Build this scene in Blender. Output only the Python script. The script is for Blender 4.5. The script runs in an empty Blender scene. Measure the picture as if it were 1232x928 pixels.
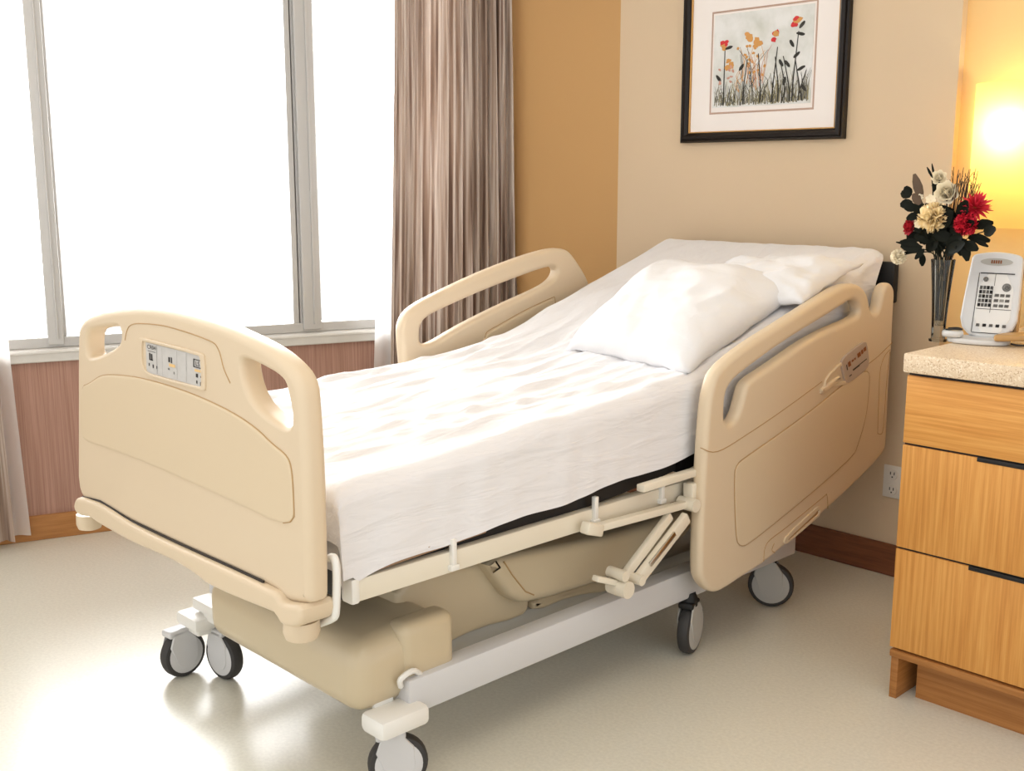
import bpy, bmesh, math, random
from mathutils import Vector, Matrix, noise
from mathutils.geometry import delaunay_2d_cdt

random.seed(7)
C = bpy.context.scene.collection
PI = math.pi

# ------------------------------------------------------------------ camera
F_PX, CX, CY, HOR, EYE = 1340.0, 616.0, 464.0, 215.0, 1.2
PITCH = math.atan((CY - HOR) / F_PX)
YAW = math.atan((2036 - CX) * math.cos(PITCH) / F_PX)      # camera turned left of +Y
_h = Vector((-math.sin(YAW), math.cos(YAW), 0))
FWD = _h * math.cos(PITCH) + Vector((0, 0, -math.sin(PITCH)))
RGT = Vector((math.cos(YAW), math.sin(YAW), 0))
UPV = RGT.cross(FWD)
O = Vector((0, 0, EYE))

def ray(px, py):
    return FWD + RGT * ((px - CX) / F_PX) - UPV * ((py - CY) / F_PX)
def at_y(px, py, Y):
    d = ray(px, py); return O + d * (Y / d.y)
def at_x(px, py, X):
    d = ray(px, py); return O + d * (X / d.x)
def at_z(px, py, z):
    d = ray(px, py); return O + d * ((z - EYE) / d.z)
def at_plane(px, py, p0, n):
    d = ray(px, py); return O + d * ((Vector(p0) - O).dot(n) / d.dot(n))

cam = bpy.data.cameras.new('camera')
cam.sensor_width = 36.0; cam.lens = F_PX / 1232.0 * 36.0
cam.clip_start = 0.05
camo = bpy.data.objects.new('camera', cam)
M = Matrix((RGT, UPV, -FWD)).transposed().to_4x4(); M.translation = O
camo.matrix_world = M
C.objects.link(camo); bpy.context.scene.camera = camo

# ------------------------------------------------------------------ materials
def srgb(r, g, b):
    f = lambda c: (c/255/12.92 if c/255 <= .04045 else ((c/255+.055)/1.055)**2.4)
    return (f(r), f(g), f(b), 1)

def mat(name, col, rough=.5, metal=0, spec=.5, bump=0, bscale=60, vary=0, vscale=6, trans=0, coat=0, emit=None, estr=0):
    m = bpy.data.materials.new(name); m.use_nodes = True
    nt = m.node_tree; b = nt.nodes['Principled BSDF']
    b.inputs['Base Color'].default_value = col
    b.inputs['Roughness'].default_value = rough
    b.inputs['Metallic'].default_value = metal
    b.inputs['Specular IOR Level'].default_value = spec
    b.inputs['Transmission Weight'].default_value = trans
    b.inputs['Coat Weight'].default_value = coat
    if emit:
        b.inputs['Emission Color'].default_value = emit; b.inputs['Emission Strength'].default_value = estr
    tc = nt.nodes.new('ShaderNodeTexCoord')
    if vary:
        n = nt.nodes.new('ShaderNodeTexNoise'); n.inputs['Scale'].default_value = vscale
        nt.links.new(tc.outputs['Object'], n.inputs['Vector'])
        r = nt.nodes.new('ShaderNodeMix'); r.data_type = 'RGBA'
        a, c = list(col), list(col)
        for i in range(3): a[i] = col[i]*(1-vary); c[i] = min(1, col[i]*(1+vary))
        r.inputs['A'].default_value = a; r.inputs['B'].default_value = c
        nt.links.new(n.outputs['Fac'], r.inputs['Factor'])
        nt.links.new(r.outputs['Result'], b.inputs['Base Color'])
    if bump:
        n = nt.nodes.new('ShaderNodeTexNoise'); n.inputs['Scale'].default_value = bscale
        nt.links.new(tc.outputs['Object'], n.inputs['Vector'])
        bp = nt.nodes.new('ShaderNodeBump'); bp.inputs['Strength'].default_value = bump
        bp.inputs['Distance'].default_value = .01
        nt.links.new(n.outputs['Fac'], bp.inputs['Height'])
        nt.links.new(bp.outputs['Normal'], b.inputs['Normal'])
    return m

def stripe_mat(name, c1, c2, axis_scale, rough=.6, bump=.05, c3=None, contrast=(.35, .65), angle=0, distort=True, spec=.4):
    """grain stretched along one axis: axis_scale = mapping scale per object axis"""
    m = bpy.data.materials.new(name); m.use_nodes = True
    nt = m.node_tree; b = nt.nodes['Principled BSDF']; b.inputs['Roughness'].default_value = rough
    b.inputs['Specular IOR Level'].default_value = spec
    tc = nt.nodes.new('ShaderNodeTexCoord'); mp = nt.nodes.new('ShaderNodeMapping')
    mp.inputs['Rotation'].default_value[2] = angle
    nt.links.new(tc.outputs['Object'], mp.inputs['Vector'])
    mp2 = nt.nodes.new('ShaderNodeMapping'); mp2.inputs['Scale'].default_value = axis_scale
    nt.links.new(mp.outputs['Vector'], mp2.inputs['Vector'])
    n = nt.nodes.new('ShaderNodeTexNoise'); n.inputs['Scale'].default_value = 1; n.inputs['Detail'].default_value = 4
    n.inputs['Roughness'].default_value = .65
    nt.links.new(mp2.outputs['Vector'], n.inputs['Vector'])
    r = nt.nodes.new('ShaderNodeValToRGB')
    r.color_ramp.elements[0].position = contrast[0]; r.color_ramp.elements[0].color = c1
    r.color_ramp.elements[1].position = contrast[1]; r.color_ramp.elements[1].color = c2
    if c3:
        e = r.color_ramp.elements.new((contrast[0]+contrast[1])/2); e.color = c3
    nt.links.new(n.outputs['Fac'], r.inputs['Fac']); nt.links.new(r.outputs['Color'], b.inputs['Base Color'])
    if bump:
        bp = nt.nodes.new('ShaderNodeBump'); bp.inputs['Strength'].default_value = bump; bp.inputs['Distance'].default_value = .005
        nt.links.new(n.outputs['Fac'], bp.inputs['Height']); nt.links.new(bp.outputs['Normal'], b.inputs['Normal'])
    return m

BEIGE   = mat('beige_plastic', srgb(215, 196, 168), .42, bump=.03, bscale=900, spec=.45)
BEIGE2  = mat('beige_plastic_panel', srgb(213, 194, 164), .46, bump=.03, bscale=900, spec=.4)
BEIGE_D = mat('beige_plastic_base', srgb(198, 182, 152), .28, bump=.02, bscale=700, spec=.5)
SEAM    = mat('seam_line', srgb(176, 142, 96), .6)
DARKGAP = mat('dark_gap', srgb(40, 30, 22), .7)
CREAM   = mat('cream_enamel', srgb(226, 217, 198), .35, spec=.5)
WHITEP  = mat('white_plastic', srgb(232, 230, 224), .35)
GREYM   = mat('grey_enamel', srgb(205, 204, 204), .35, spec=.5)
GREYD   = mat('grey_disc', srgb(176, 174, 168), .4)
RUBBER  = mat('dark_rubber', srgb(52, 50, 49), .6)
BLACK   = mat('black_vinyl', srgb(14, 13, 13), .6)
CHROME  = mat('bare_steel', srgb(205, 202, 196), .25, metal=1)
DISPLAY = mat('display_film', srgb(196, 194, 190), .35, vary=.08, vscale=60)
DISPLAY2= mat('display_film_warm', srgb(176, 160, 148), .4, vary=.08, vscale=60)
INK     = mat('ink', srgb(35, 32, 30), .6)
INKG    = mat('ink_grey', srgb(120, 118, 114), .6)
INKO    = mat('ink_orange', srgb(226, 190, 130), .6)
INKB    = mat('ink_brown', srgb(130, 72, 34), .6)
ALU     = mat('aluminium', srgb(186, 184, 181), .4, metal=.25, bump=.02, bscale=300)
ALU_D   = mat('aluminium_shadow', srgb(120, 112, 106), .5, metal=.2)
SILLM   = mat('sill_metal', srgb(205, 202, 196), .45, vary=.06, vscale=30)
BLACKF  = mat('frame_black', srgb(26, 18, 13), .3, spec=.3, vary=.3, vscale=20)
GOLD    = mat('frame_gold', srgb(196, 150, 88), .35, metal=.6)
MATB    = mat('mat_board', srgb(236, 229, 224), .8)
MATLINE = mat('mat_line', srgb(184, 156, 140), .8)
OUTLET  = mat('outlet_white', srgb(226, 220, 210), .4)
PHONE   = mat('phone_shell', srgb(214, 214, 214), .35)
PHONE_S = mat('phone_side', srgb(190, 150, 96), .45)
PHONE_F = mat('phone_field', srgb(226, 224, 220), .4)
STEMG   = mat('stem_green', srgb(26, 30, 20), .6, spec=.15, vary=.3, vscale=40)
LEAFD   = mat('leaf_dark', srgb(20, 23, 16), .6, spec=.12, vary=.35, vscale=30)
LEAFB   = mat('leaf_brown', srgb(88, 66, 44), .5, vary=.3, vscale=30)
PET_C   = mat('petal_cream', srgb(255, 226, 178), .7, vary=.12, vscale=60)
PET_W   = mat('petal_white', srgb(252, 238, 212), .7, vary=.08, vscale=50)
PET_R   = mat('petal_red', srgb(206, 32, 56), .6, vary=.25, vscale=60)
PET_D   = mat('petal_dark_red', srgb(168, 22, 38), .6, vary=.3, vscale=60)
TWIG    = mat('twig', srgb(116, 78, 42), .7, vary=.35, vscale=60)
TWIGD   = mat('twig_dark', srgb(48, 34, 24), .7)

def fabric(name, col, bump=.25, sc=(30, 6, 30), fine=.12):
    m = bpy.data.materials.new(name); m.use_nodes = True
    nt = m.node_tree; b = nt.nodes['Principled BSDF']
    b.inputs['Base Color'].default_value = col; b.inputs['Roughness'].default_value = .85
    b.inputs['Specular IOR Level'].default_value = .2
    b.inputs['Sheen Weight'].default_value = .1
    tc = nt.nodes.new('ShaderNodeTexCoord'); mp = nt.nodes.new('ShaderNodeMapping'); mp.inputs['Scale'].default_value = sc
    nt.links.new(tc.outputs['Object'], mp.inputs['Vector'])
    n = nt.nodes.new('ShaderNodeTexNoise'); n.inputs['Scale'].default_value = 1; n.inputs['Detail'].default_value = 3
    n.inputs['Distortion'].default_value = .6
    nt.links.new(mp.outputs['Vector'], n.inputs['Vector'])
    bp = nt.nodes.new('ShaderNodeBump'); bp.inputs['Strength'].default_value = bump; bp.inputs['Distance'].default_value = .02
    nt.links.new(n.outputs['Fac'], bp.inputs['Height']); nt.links.new(bp.outputs['Normal'], b.inputs['Normal'])
    return m
SHEET   = fabric('sheet_cotton', srgb(228, 227, 229), .35, (30, 5, 30))
PILLOW  = fabric('pillow_cotton', srgb(228, 228, 230), .18, (14, 14, 14))
MATTR   = fabric('mattress_ticking', srgb(206, 204, 206), .1)
TICKB   = mat('mattress_edge_brown', srgb(150, 120, 92), .8)

WALLP   = stripe_mat('striped_wallpaper', srgb(154, 116, 100), srgb(180, 142, 126), (260, 260, 3), .8, .02, angle=0)
WALLW   = mat('painted_wall_greige', srgb(211, 188, 157), .85, bump=.04, bscale=400, vary=.02, vscale=2)
WALLO   = mat('wall_ochre_shaded', srgb(192, 150, 98), .85, bump=.04, bscale=400, vary=.03, vscale=2)  # ochre deepened: corner shade and warm bounce are put into the colour
WALL_GLOW   = mat('wall_lamp_glow', srgb(236, 196, 134), .85, bump=.04, bscale=400)  # lamp glow on the niche wall, put into its base colour
WALLT   = mat('painted_wall_header', srgb(214, 196, 170), .85)
CEILM   = mat('ceiling_white', srgb(238, 234, 226), .9)
BASEB   = stripe_mat('baseboard_wood', srgb(108, 60, 34), srgb(130, 78, 46), (6, 6, 90), .5, .03)
BASEB2  = stripe_mat('baseboard_wood_light', srgb(158, 106, 56), srgb(178, 124, 70), (6, 6, 90), .5, .03)
OAKV    = stripe_mat('oak_vertical_grain', srgb(192, 128, 60), srgb(222, 164, 90), (150, 150, 3.5), .45, .05, c3=srgb(210, 148, 74), contrast=(.3, .7))
OAKH    = stripe_mat('oak_horizontal_grain', srgb(194, 130, 60), srgb(222, 164, 90), (3.5, 3.5, 150), .45, .05, c3=srgb(210, 148, 74), contrast=(.3, .7))
OAKD    = stripe_mat('oak_plinth', srgb(152, 98, 46), srgb(176, 120, 64), (4, 4, 120), .5, .05)

def speckle(name, base, d1, d2):
    m = bpy.data.materials.new(name); m.use_nodes = True
    nt = m.node_tree; b = nt.nodes['Principled BSDF']; b.inputs['Roughness'].default_value = .35
    tc = nt.nodes.new('ShaderNodeTexCoord')
    v = nt.nodes.new('ShaderNodeTexVoronoi'); v.inputs['Scale'].default_value = 400
    nt.links.new(tc.outputs['Object'], v.inputs['Vector'])
    s = nt.nodes.new('ShaderNodeSeparateColor'); nt.links.new(v.outputs['Color'], s.inputs['Color'])
    r = nt.nodes.new('ShaderNodeValToRGB'); r.color_ramp.interpolation = 'CONSTANT'
    r.color_ramp.elements[0].color = d1; r.color_ramp.elements[0].position = 0
    e = r.color_ramp.elements.new(.12); e.color = base
    r.color_ramp.elements[-1].color = d2; r.color_ramp.elements[-1].position = .8
    nt.links.new(s.outputs['Red'], r.inputs['Fac']); nt.links.new(r.outputs['Color'], b.inputs['Base Color'])
    return m
COUNTER = speckle('speckled_laminate', srgb(216, 194, 164), srgb(188, 160, 128), srgb(230, 214, 190))

def floor_mat():
    m = bpy.data.materials.new('vinyl_floor'); m.use_nodes = True
    nt = m.node_tree; b = nt.nodes['Principled BSDF']
    b.inputs['Roughness'].default_value = .30; b.inputs['Specular IOR Level'].default_value = .95
    tc = nt.nodes.new('ShaderNodeTexCoord')
    n = nt.nodes.new('ShaderNodeTexNoise'); n.inputs['Scale'].default_value = 120; n.inputs['Detail'].default_value = 4
    nt.links.new(tc.outputs['Object'], n.inputs['Vector'])
    r = nt.nodes.new('ShaderNodeValToRGB')
    r.color_ramp.elements[0].position = .3; r.color_ramp.elements[0].color = srgb(214, 211, 197)
    r.color_ramp.elements[1].position = .7; r.color_ramp.elements[1].color = srgb(226, 223, 209)
    nt.links.new(n.outputs['Fac'], r.inputs['Fac']); nt.links.new(r.outputs['Color'], b.inputs['Base Color'])
    bp = nt.nodes.new('ShaderNodeBump'); bp.inputs['Strength'].default_value = .06; bp.inputs['Distance'].default_value = .004
    nt.links.new(n.outputs['Fac'], bp.inputs['Height']); nt.links.new(bp.outputs['Normal'], b.inputs['Normal'])
    return m
FLOORM = floor_mat()

def curtain_mat(name, sheer):
    """woven stripes run with the cloth: uses the UV layer (u across the cloth, in metres)"""
    m = bpy.data.materials.new(name); m.use_nodes = True
    nt = m.node_tree; b = nt.nodes['Principled BSDF']; b.inputs['Roughness'].default_value = .9
    b.inputs['Specular IOR Level'].default_value = .1
    uv = nt.nodes.new('ShaderNodeUVMap'); mp = nt.nodes.new('ShaderNodeMapping'); mp.inputs['Scale'].default_value = (58, 1.2, 1)
    nt.links.new(uv.outputs['UV'], mp.inputs['Vector'])
    n = nt.nodes.new('ShaderNodeTexNoise'); n.inputs['Scale'].default_value = 1; n.inputs['Detail'].default_value = 2
    nt.links.new(mp.outputs['Vector'], n.inputs['Vector'])
    r = nt.nodes.new('ShaderNodeValToRGB')
    cols = [(.30, srgb(116, 94, 82)), (.44, srgb(174, 152, 136)), (.56, srgb(212, 198, 186)), (.7, srgb(146, 120, 106))]
    r.color_ramp.elements[0].position, r.color_ramp.elements[0].color = cols[0]
    r.color_ramp.elements[1].position, r.color_ramp.elements[1].color = cols[3]
    for p_, c_ in cols[1:3]:
        e = r.color_ramp.elements.new(p_); e.color = c_
    nt.links.new(n.outputs['Fac'], r.inputs['Fac']); nt.links.new(r.outputs['Color'], b.inputs['Base Color'])
    if sheer:
        t = nt.nodes.new('ShaderNodeBsdfTranslucent'); nt.links.new(r.outputs['Color'], t.inputs['Color'])
        mx = nt.nodes.new('ShaderNodeMixShader'); mx.inputs['Fac'].default_value = sheer
        nt.links.new(b.outputs['BSDF'], mx.inputs[1]); nt.links.new(t.outputs['BSDF'], mx.inputs[2])
        nt.links.new(mx.outputs['Shader'], nt.nodes['Material Output'].inputs['Surface'])
    return m
CURT = curtain_mat('striped_curtain', .12)
def thin_cloth(name, col, fac):
    m = bpy.data.materials.new(name); m.use_nodes = True
    nt = m.node_tree; b = nt.nodes['Principled BSDF']; b.inputs['Base Color'].default_value = col; b.inputs['Roughness'].default_value = .9
    t = nt.nodes.new('ShaderNodeBsdfTranslucent'); t.inputs['Color'].default_value = col
    mx = nt.nodes.new('ShaderNodeMixShader'); mx.inputs['Fac'].default_value = fac
    nt.links.new(b.outputs['BSDF'], mx.inputs[1]); nt.links.new(t.outputs['BSDF'], mx.inputs[2])
    nt.links.new(mx.outputs['Shader'], nt.nodes['Material Output'].inputs['Surface'])
    return m
LINING = thin_cloth('white_lining', srgb(250, 248, 246), .6)
SHADE  = thin_cloth('lamp_shade', srgb(255, 236, 160), .75)

def glass_mat(name, tint=(1, 1, 1, 1), clear=.9):
    m = bpy.data.materials.new(name); m.use_nodes = True
    nt = m.node_tree; nt.nodes.remove(nt.nodes['Principled BSDF'])
    t = nt.nodes.new('ShaderNodeBsdfTransparent'); t.inputs['Color'].default_value = tint
    g = nt.nodes.new('ShaderNodeBsdfGlossy'); g.inputs['Roughness'].default_value = .03
    f = nt.nodes.new('ShaderNodeFresnel'); f.inputs['IOR'].default_value = 1.45
    mx = nt.nodes.new('ShaderNodeMixShader')
    nt.links.new(f.outputs['Fac'], mx.inputs['Fac'])
    nt.links.new(t.outputs['BSDF'], mx.inputs[1]); nt.links.new(g.outputs['BSDF'], mx.inputs[2])
    nt.links.new(mx.outputs['Shader'], nt.nodes['Material Output'].inputs['Surface'])
    return m
PANE = glass_mat('window_glass')
VGLASS = glass_mat('vase_glass', (.80, .80, .76, 1))

# ------------------------------------------------------------------ builders
def obj(name, bm, m, parent=None, smooth=True, sharp=40):
    me = bpy.data.meshes.new(name)
    bmesh.ops.recalc_face_normals(bm, faces=bm.faces)
    for f in bm.faces: f.smooth = smooth
    if smooth and sharp:
        a = math.radians(sharp)
        for e in bm.edges:
            if len(e.link_faces) == 2 and e.link_faces[0].normal.angle(e.link_faces[1].normal, 0) > a: e.smooth = False
    bm.to_mesh(me); bm.free()
    for x in (m if isinstance(m, (list, tuple)) else [m]): me.materials.append(x)
    o = bpy.data.objects.new(name, me); C.objects.link(o)
    if parent:
        o.parent = parent
        W = parent.location.copy(); p = parent.parent
        while p: W += p.location; p = p.parent
        o.location = -W
    return o
def thing(name, label, cat, loc=(0, 0, 0), group=None):
    o = bpy.data.objects.new(name, None); C.objects.link(o); o.location = loc
    o.empty_display_size = .05
    return tag(o, label, cat, group)
def tag(o, label, cat, group=None):
    o['label'] = label; o['category'] = cat
    if group: o['group'] = group
    return o
def struct(name, bm, m, parent=None, smooth=False):
    o = obj(name, bm, m, parent, smooth)
    if not parent: o['kind'] = 'structure'
    return o

def NB(): return bmesh.new()
def box(bm, c, s, rot=None, bev=0, seg=2, mi=0):
    r = bmesh.ops.create_cube(bm, size=1)
    vs = r['verts']
    bmesh.ops.scale(bm, vec=Vector(s), verts=vs)
    if bev:
        es = list({e for v in vs for e in v.link_edges})
        rb = bmesh.ops.bevel(bm, geom=es, offset=bev, segments=seg, affect='EDGES', profile=.5)
        fs = rb['faces']; vs = list({v for v in rb['verts']} | {v for v in vs if v.is_valid})
        # every vert of this island
        seen = set(vs); st = list(vs)
        while st:
            v = st.pop()
            for e in v.link_edges:
                w = e.other_vert(v)
                if w not in seen: seen.add(w); st.append(w)
        vs = list(seen)
    mt = Matrix.Translation(Vector(c)) @ (rot.to_4x4() if rot else Matrix.Identity(4))
    bmesh.ops.transform(bm, matrix=mt, verts=vs)
    if mi:
        for f in {f for v in vs for f in v.link_faces}: f.material_index = mi
    return vs
def boxmm(bm, lo, hi, bev=0, seg=2, mi=0):
    lo = Vector(lo); hi = Vector(hi)
    return box(bm, (lo+hi)/2, [abs(hi[i]-lo[i]) for i in range(3)], None, bev, seg, mi)
def frame_rot(d, up=(0, 0, 1)):
    d = Vector(d).normalized(); up = Vector(up)
    if abs(d.dot(up.normalized())) > .99: up = Vector((1, 0, 0))
    s = d.cross(up).normalized(); u = s.cross(d)
    return Matrix((s, d, u)).transposed()
def bar(bm, p, q, w, h, bev=.003, up=(0, 0, 1), mi=0):
    p = Vector(p); q = Vector(q)
    return box(bm, (p+q)/2, (w, (q-p).length, h), frame_rot(q-p, up), bev, 2, mi)
def tube(bm, pts, r, n=10, mi=0, cap=True, taper=None):
    pts = [Vector(p) for p in pts]; rings = []
    N = len(pts); prev = None
    for i, p in enumerate(pts):
        d = (pts[min(i+1, N-1)] - pts[max(i-1, 0)]).normalized()
        if prev is None:
            a = d.orthogonal().normalized()
        else:
            a = (prev - d*prev.dot(d)).normalized()
        prev = a; b = d.cross(a)
        rr = r if taper is None else taper[i]
        rings.append([bm.verts.new(p + (a*math.cos(2*PI*k/n) + b*math.sin(2*PI*k/n))*rr) for k in range(n)])
    fs = []
    for i in range(N-1):
        for k in range(n):
            fs.append(bm.faces.new((rings[i][k], rings[i][(k+1) % n], rings[i+1][(k+1) % n], rings[i+1][k])))
    if cap:
        fs.append(bm.faces.new(rings[0][::-1])); fs.append(bm.faces.new(rings[-1]))
    for f in fs: f.material_index = mi
def curve(pts, n=6, closed=False):
    """Catmull-Rom through the points"""
    pts = [Vector(p) for p in pts]; N = len(pts); out = []
    rng = N if closed else N-1
    for i in range(rng):
        p0 = pts[(i-1) % N] if (closed or i > 0) else pts[0]
        p1 = pts[i]; p2 = pts[(i+1) % N]
        p3 = pts[(i+2) % N] if (closed or i+2 < N) else pts[-1]
        for k in range(n):
            t = k/n
            out.append(.5*((2*p1) + (p2-p0)*t + (2*p0-5*p1+4*p2-p3)*t*t + (3*p1-p0-3*p2+p3)*t**3))
    if not closed: out.append(pts[-1])
    return out
def chaikin(pts, it=2):
    pts = [Vector(p) for p in pts]
    for _ in range(it):
        q = []
        for i in range(len(pts)):
            a, b = pts[i], pts[(i+1) % len(pts)]
            q += [a*.75 + b*.25, a*.25 + b*.75]
        pts = q
    return pts
def resample(pts, step):
    """closed loop, even spacing"""
    N = len(pts); L = [0]
    for i in range(N): L.append(L[-1] + (pts[(i+1) % N]-pts[i]).length)
    n = max(8, int(L[-1]/step)); out = []; j = 0
    for k in range(n):
        t = L[-1]*k/n
        while L[j+1] < t: j += 1
        f = (t-L[j])/max(1e-9, L[j+1]-L[j])
        out.append(pts[j].lerp(pts[(j+1) % N], f))
    return out
def area2(l): return sum(l[i].x*l[(i+1) % len(l)].y - l[(i+1) % len(l)].x*l[i].y for i in range(len(l)))/2
def inset(loop, d):
    """move a closed 2D loop d to its left side (inwards for a CCW outer loop, outwards of the hole for a CW one)"""
    N = len(loop); out = []
    for i in range(N):
        a = loop[(i-1) % N]; b = loop[i]; c = loop[(i+1) % N]
        e1 = (b-a); e2 = (c-b)
        if e1.length < 1e-9 or e2.length < 1e-9: out.append(b.copy()); continue
        n1 = Vector((-e1.y, e1.x)).normalized(); n2 = Vector((-e2.y, e2.x)).normalized()
        n = n1+n2
        if n.length < .3: n = n1
        n.normalize(); k = 1/max(.55, n.dot(n1))
        out.append(b + n*d*k)
    return out
def panel(bm, loops, t0, t1, bev, fn, seg=4, smooth_it=2, step=.008, bev_back=None, mi=0, sup=.004, hole=1.0):
    """rounded slab: loops[0] the outline, the rest holes, all 2D; fn(u, v, w) -> world; front face at w=t0, back at w=t1 (t1>t0)"""
    L = []
    for i, l in enumerate(loops):
        l = [Vector((p[0], p[1])) for p in l]
        l = resample(chaikin(l, smooth_it), step)
        if (area2(l) > 0) != (i == 0): l.reverse()
        L.append(l)
    bb = bev if bev_back is None else bev_back
    stations = [(bev+sup, t0), (bev, t0)]
    for k in range(1, seg+1):
        a = PI/2*k/seg
        stations.append((bev*(1-math.sin(a)), t0 + bev*(1-math.cos(a))))
    for k in range(0, seg+1):
        a = PI/2*k/seg
        stations.append((bb*(1-math.cos(a)), t1 - bb*(1-math.sin(a))))
    stations.append((bb+sup, t1))
    caps = []
    for l in L:
        rings = []
        for d, w in stations:
            rings.append([bm.verts.new(fn(p.x, p.y, w)) for p in inset(l, d*(hole if l is not L[0] else 1))])
        n = len(l)
        for i in range(len(rings)-1):
            for k in range(n):
                try:
                    f = bm.faces.new((rings[i][k], rings[i][(k+1) % n], rings[i+1][(k+1) % n], rings[i+1][k])); f.material_index = mi
                except ValueError: pass
        hk = hole if l is not L[0] else 1
        caps.append((rings[0], rings[-1], inset(l, stations[0][0]*hk), inset(l, stations[-1][0]*hk)))
    for side in (0, 1):
        polys = [c[2+side] for c in caps]
        vs = [v for c in caps for v in c[side]]
        flatp = [Vector((p.x, p.y)) for q_ in polys for p in q_]; ed = []; o_ = 0
        for q_ in polys:
            ed += [(o_+k, o_+(k+1) % len(q_)) for k in range(len(q_))]; o_ += len(q_)
        nv, _, nf, ov, _, _ = delaunay_2d_cdt(flatp, ed, [], 4, 1e-7)
        vm = []
        for k, p in enumerate(nv):
            vm.append(vs[ov[k][0]] if ov[k] else bm.verts.new(fn(p.x, p.y, t0 if side == 0 else t1)))
        n0 = len(polys[0])
        for tri in nf:
            c_ = (nv[tri[0]]+nv[tri[1]]+nv[tri[2]])/3
            if all(ov[k] and ov[k][0] >= n0 for k in tri) and any(inside(c_, h) for h in polys[1:]): continue
            try:
                f = bm.faces.new([vm[i] for i in tri]); f.material_index = mi
            except ValueError: pass
def inside(p, poly):
    r = False; n = len(poly)
    for i in range(n):
        a, b = poly[i], poly[(i+1) % n]
        if (a.y > p.y) != (b.y > p.y) and p.x < (b.x-a.x)*(p.y-a.y)/(b.y-a.y)+a.x: r = not r
    return r
def flat(bm, loop, fn, w, mi=0):
    vs = [bm.verts.new(fn(p[0], p[1], w)) for p in loop]
    f = bm.faces.new(vs); f.material_index = mi
def lathe(bm, prof, c, n=24, mi=0, cap_lo=True, cap_hi=True, rot=None):
    rings = []
    R = rot if rot else Matrix.Identity(3)
    for r, z in prof:
        rings.append([bm.verts.new(Vector(c) + R @ Vector((r*math.cos(2*PI*k/n), r*math.sin(2*PI*k/n), z))) for k in range(n)])
    for i in range(len(rings)-1):
        for k in range(n):
            f = bm.faces.new((rings[i][k], rings[i][(k+1) % n], rings[i+1][(k+1) % n], rings[i+1][k])); f.material_index = mi
    if cap_lo and prof[0][0] > 1e-6: bm.faces.new(rings[0][::-1]).material_index = mi
    if cap_hi and prof[-1][0] > 1e-6: bm.faces.new(rings[-1]).material_index = mi

# ------------------------------------------------------------------ the room
YW = 3.10                                   # head wall
WP = Vector((-3.750, 1.231, 0)); WD = Vector((.306, .952, 0)).normalized(); WN = Vector((.952, -.306, 0)).normalized()
def ww(s, n, z): return WP + WD*s + WN*n + Vector((0, 0, z))
def ww_s(px, py, n=0):
    p = at_plane(px, py, WP + WN*n, WN); return (p-WP).dot(WD), p.z
RW = Matrix((WD, -WN, Vector((0, 0, 1)))).transposed()       # local x along the wall, y outwards
def wbox(bm, s0, s1, n0, n1, z0, z1, bev=0, mi=0):
    return box(bm, ww((s0+s1)/2, (n0+n1)/2, (z0+z1)/2), (abs(s1-s0), abs(n1-n0), abs(z1-z0)), RW, bev, 2, mi)

CEIL = 2.5
XC = at_y(742, 300, YW).x                   # where the ochre corner wall starts
SC = 1.80                                   # where it meets the window wall
pc = ww(SC, 0, 0)
XR = at_y(1155, 60, YW).x                   # edge of the lamp niche
bm = NB(); boxmm(bm, (-4.3, -1.2, -.05), (1.2, 3.6, 0)); struct('floor', bm, FLOORM)
bm = NB(); boxmm(bm, (-4.3, -1.2, CEIL), (1.2, 3.6, CEIL+.05)); struct('ceiling', bm, CEILM)
WZ0, WZ1 = .645, 2.32
bm = NB()
wbox(bm, -2.3, SC, 0, -.12, 0, WZ0-.04)
wbox(bm, -2.3, SC, 0, -.12, WZ1, CEIL, mi=1)
wbox(bm, 1.62, SC, 0, -.12, WZ0-.04, WZ1, mi=1)
wbox(bm, -2.3, -.9, 0, -.12, WZ0-.04, WZ1, mi=1)
struct('wall_window', bm, [WALLP, WALLT])
def slab_wall(name, p, q, m, th=.1):
    bm = NB(); p = Vector((p[0], p[1], 0)); q = Vector((q[0], q[1], 0)); d = (q-p).normalized(); n = Vector((-d.y, d.x, 0))
    f = [p, q, q+n*th, p+n*th]
    lo = [bm.verts.new(v) for v in f]; hi = [bm.verts.new(v+Vector((0, 0, CEIL))) for v in f]
    bm.faces.new(lo[::-1]); bm.faces.new(hi)
    for i in range(4): bm.faces.new((lo[i], lo[(i+1) % 4], hi[(i+1) % 4], hi[i]))
    return struct(name, bm, m)
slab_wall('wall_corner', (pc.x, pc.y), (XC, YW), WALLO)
slab_wall('wall_head', (XC, YW), (XR, YW), WALLW, .14)
slab_wall('wall_niche', (XR, YW+.03), (1.2, YW+.03), WALL_GLOW, .11)
bm = NB(); bar(bm, (XC+.002, YW-.006, .05), (XR, YW-.006, .05), .012, .1, .003); struct('baseboard_head', bm, BASEB)
bm = NB(); bar(bm, (XR, YW+.024, .05), (1.2, YW+.024, .05), .012, .1, .003); struct('baseboard_niche', bm, BASEB)
bm = NB(); wbox(bm, -2.3, SC-.01, 0, .014, 0, .085, .003); struct('baseboard_window', bm, BASEB2)
d = (Vector((XC, YW, 0))-pc).normalized(); nn = Vector((d.y, -d.x, 0))
bm = NB(); bar(bm, pc+nn*.006+d*.03+Vector((0, 0, .05)), Vector((XC, YW, .05))+nn*.006-d*.005, .012, .1, .003); struct('baseboard_corner', bm, BASEB)

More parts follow.
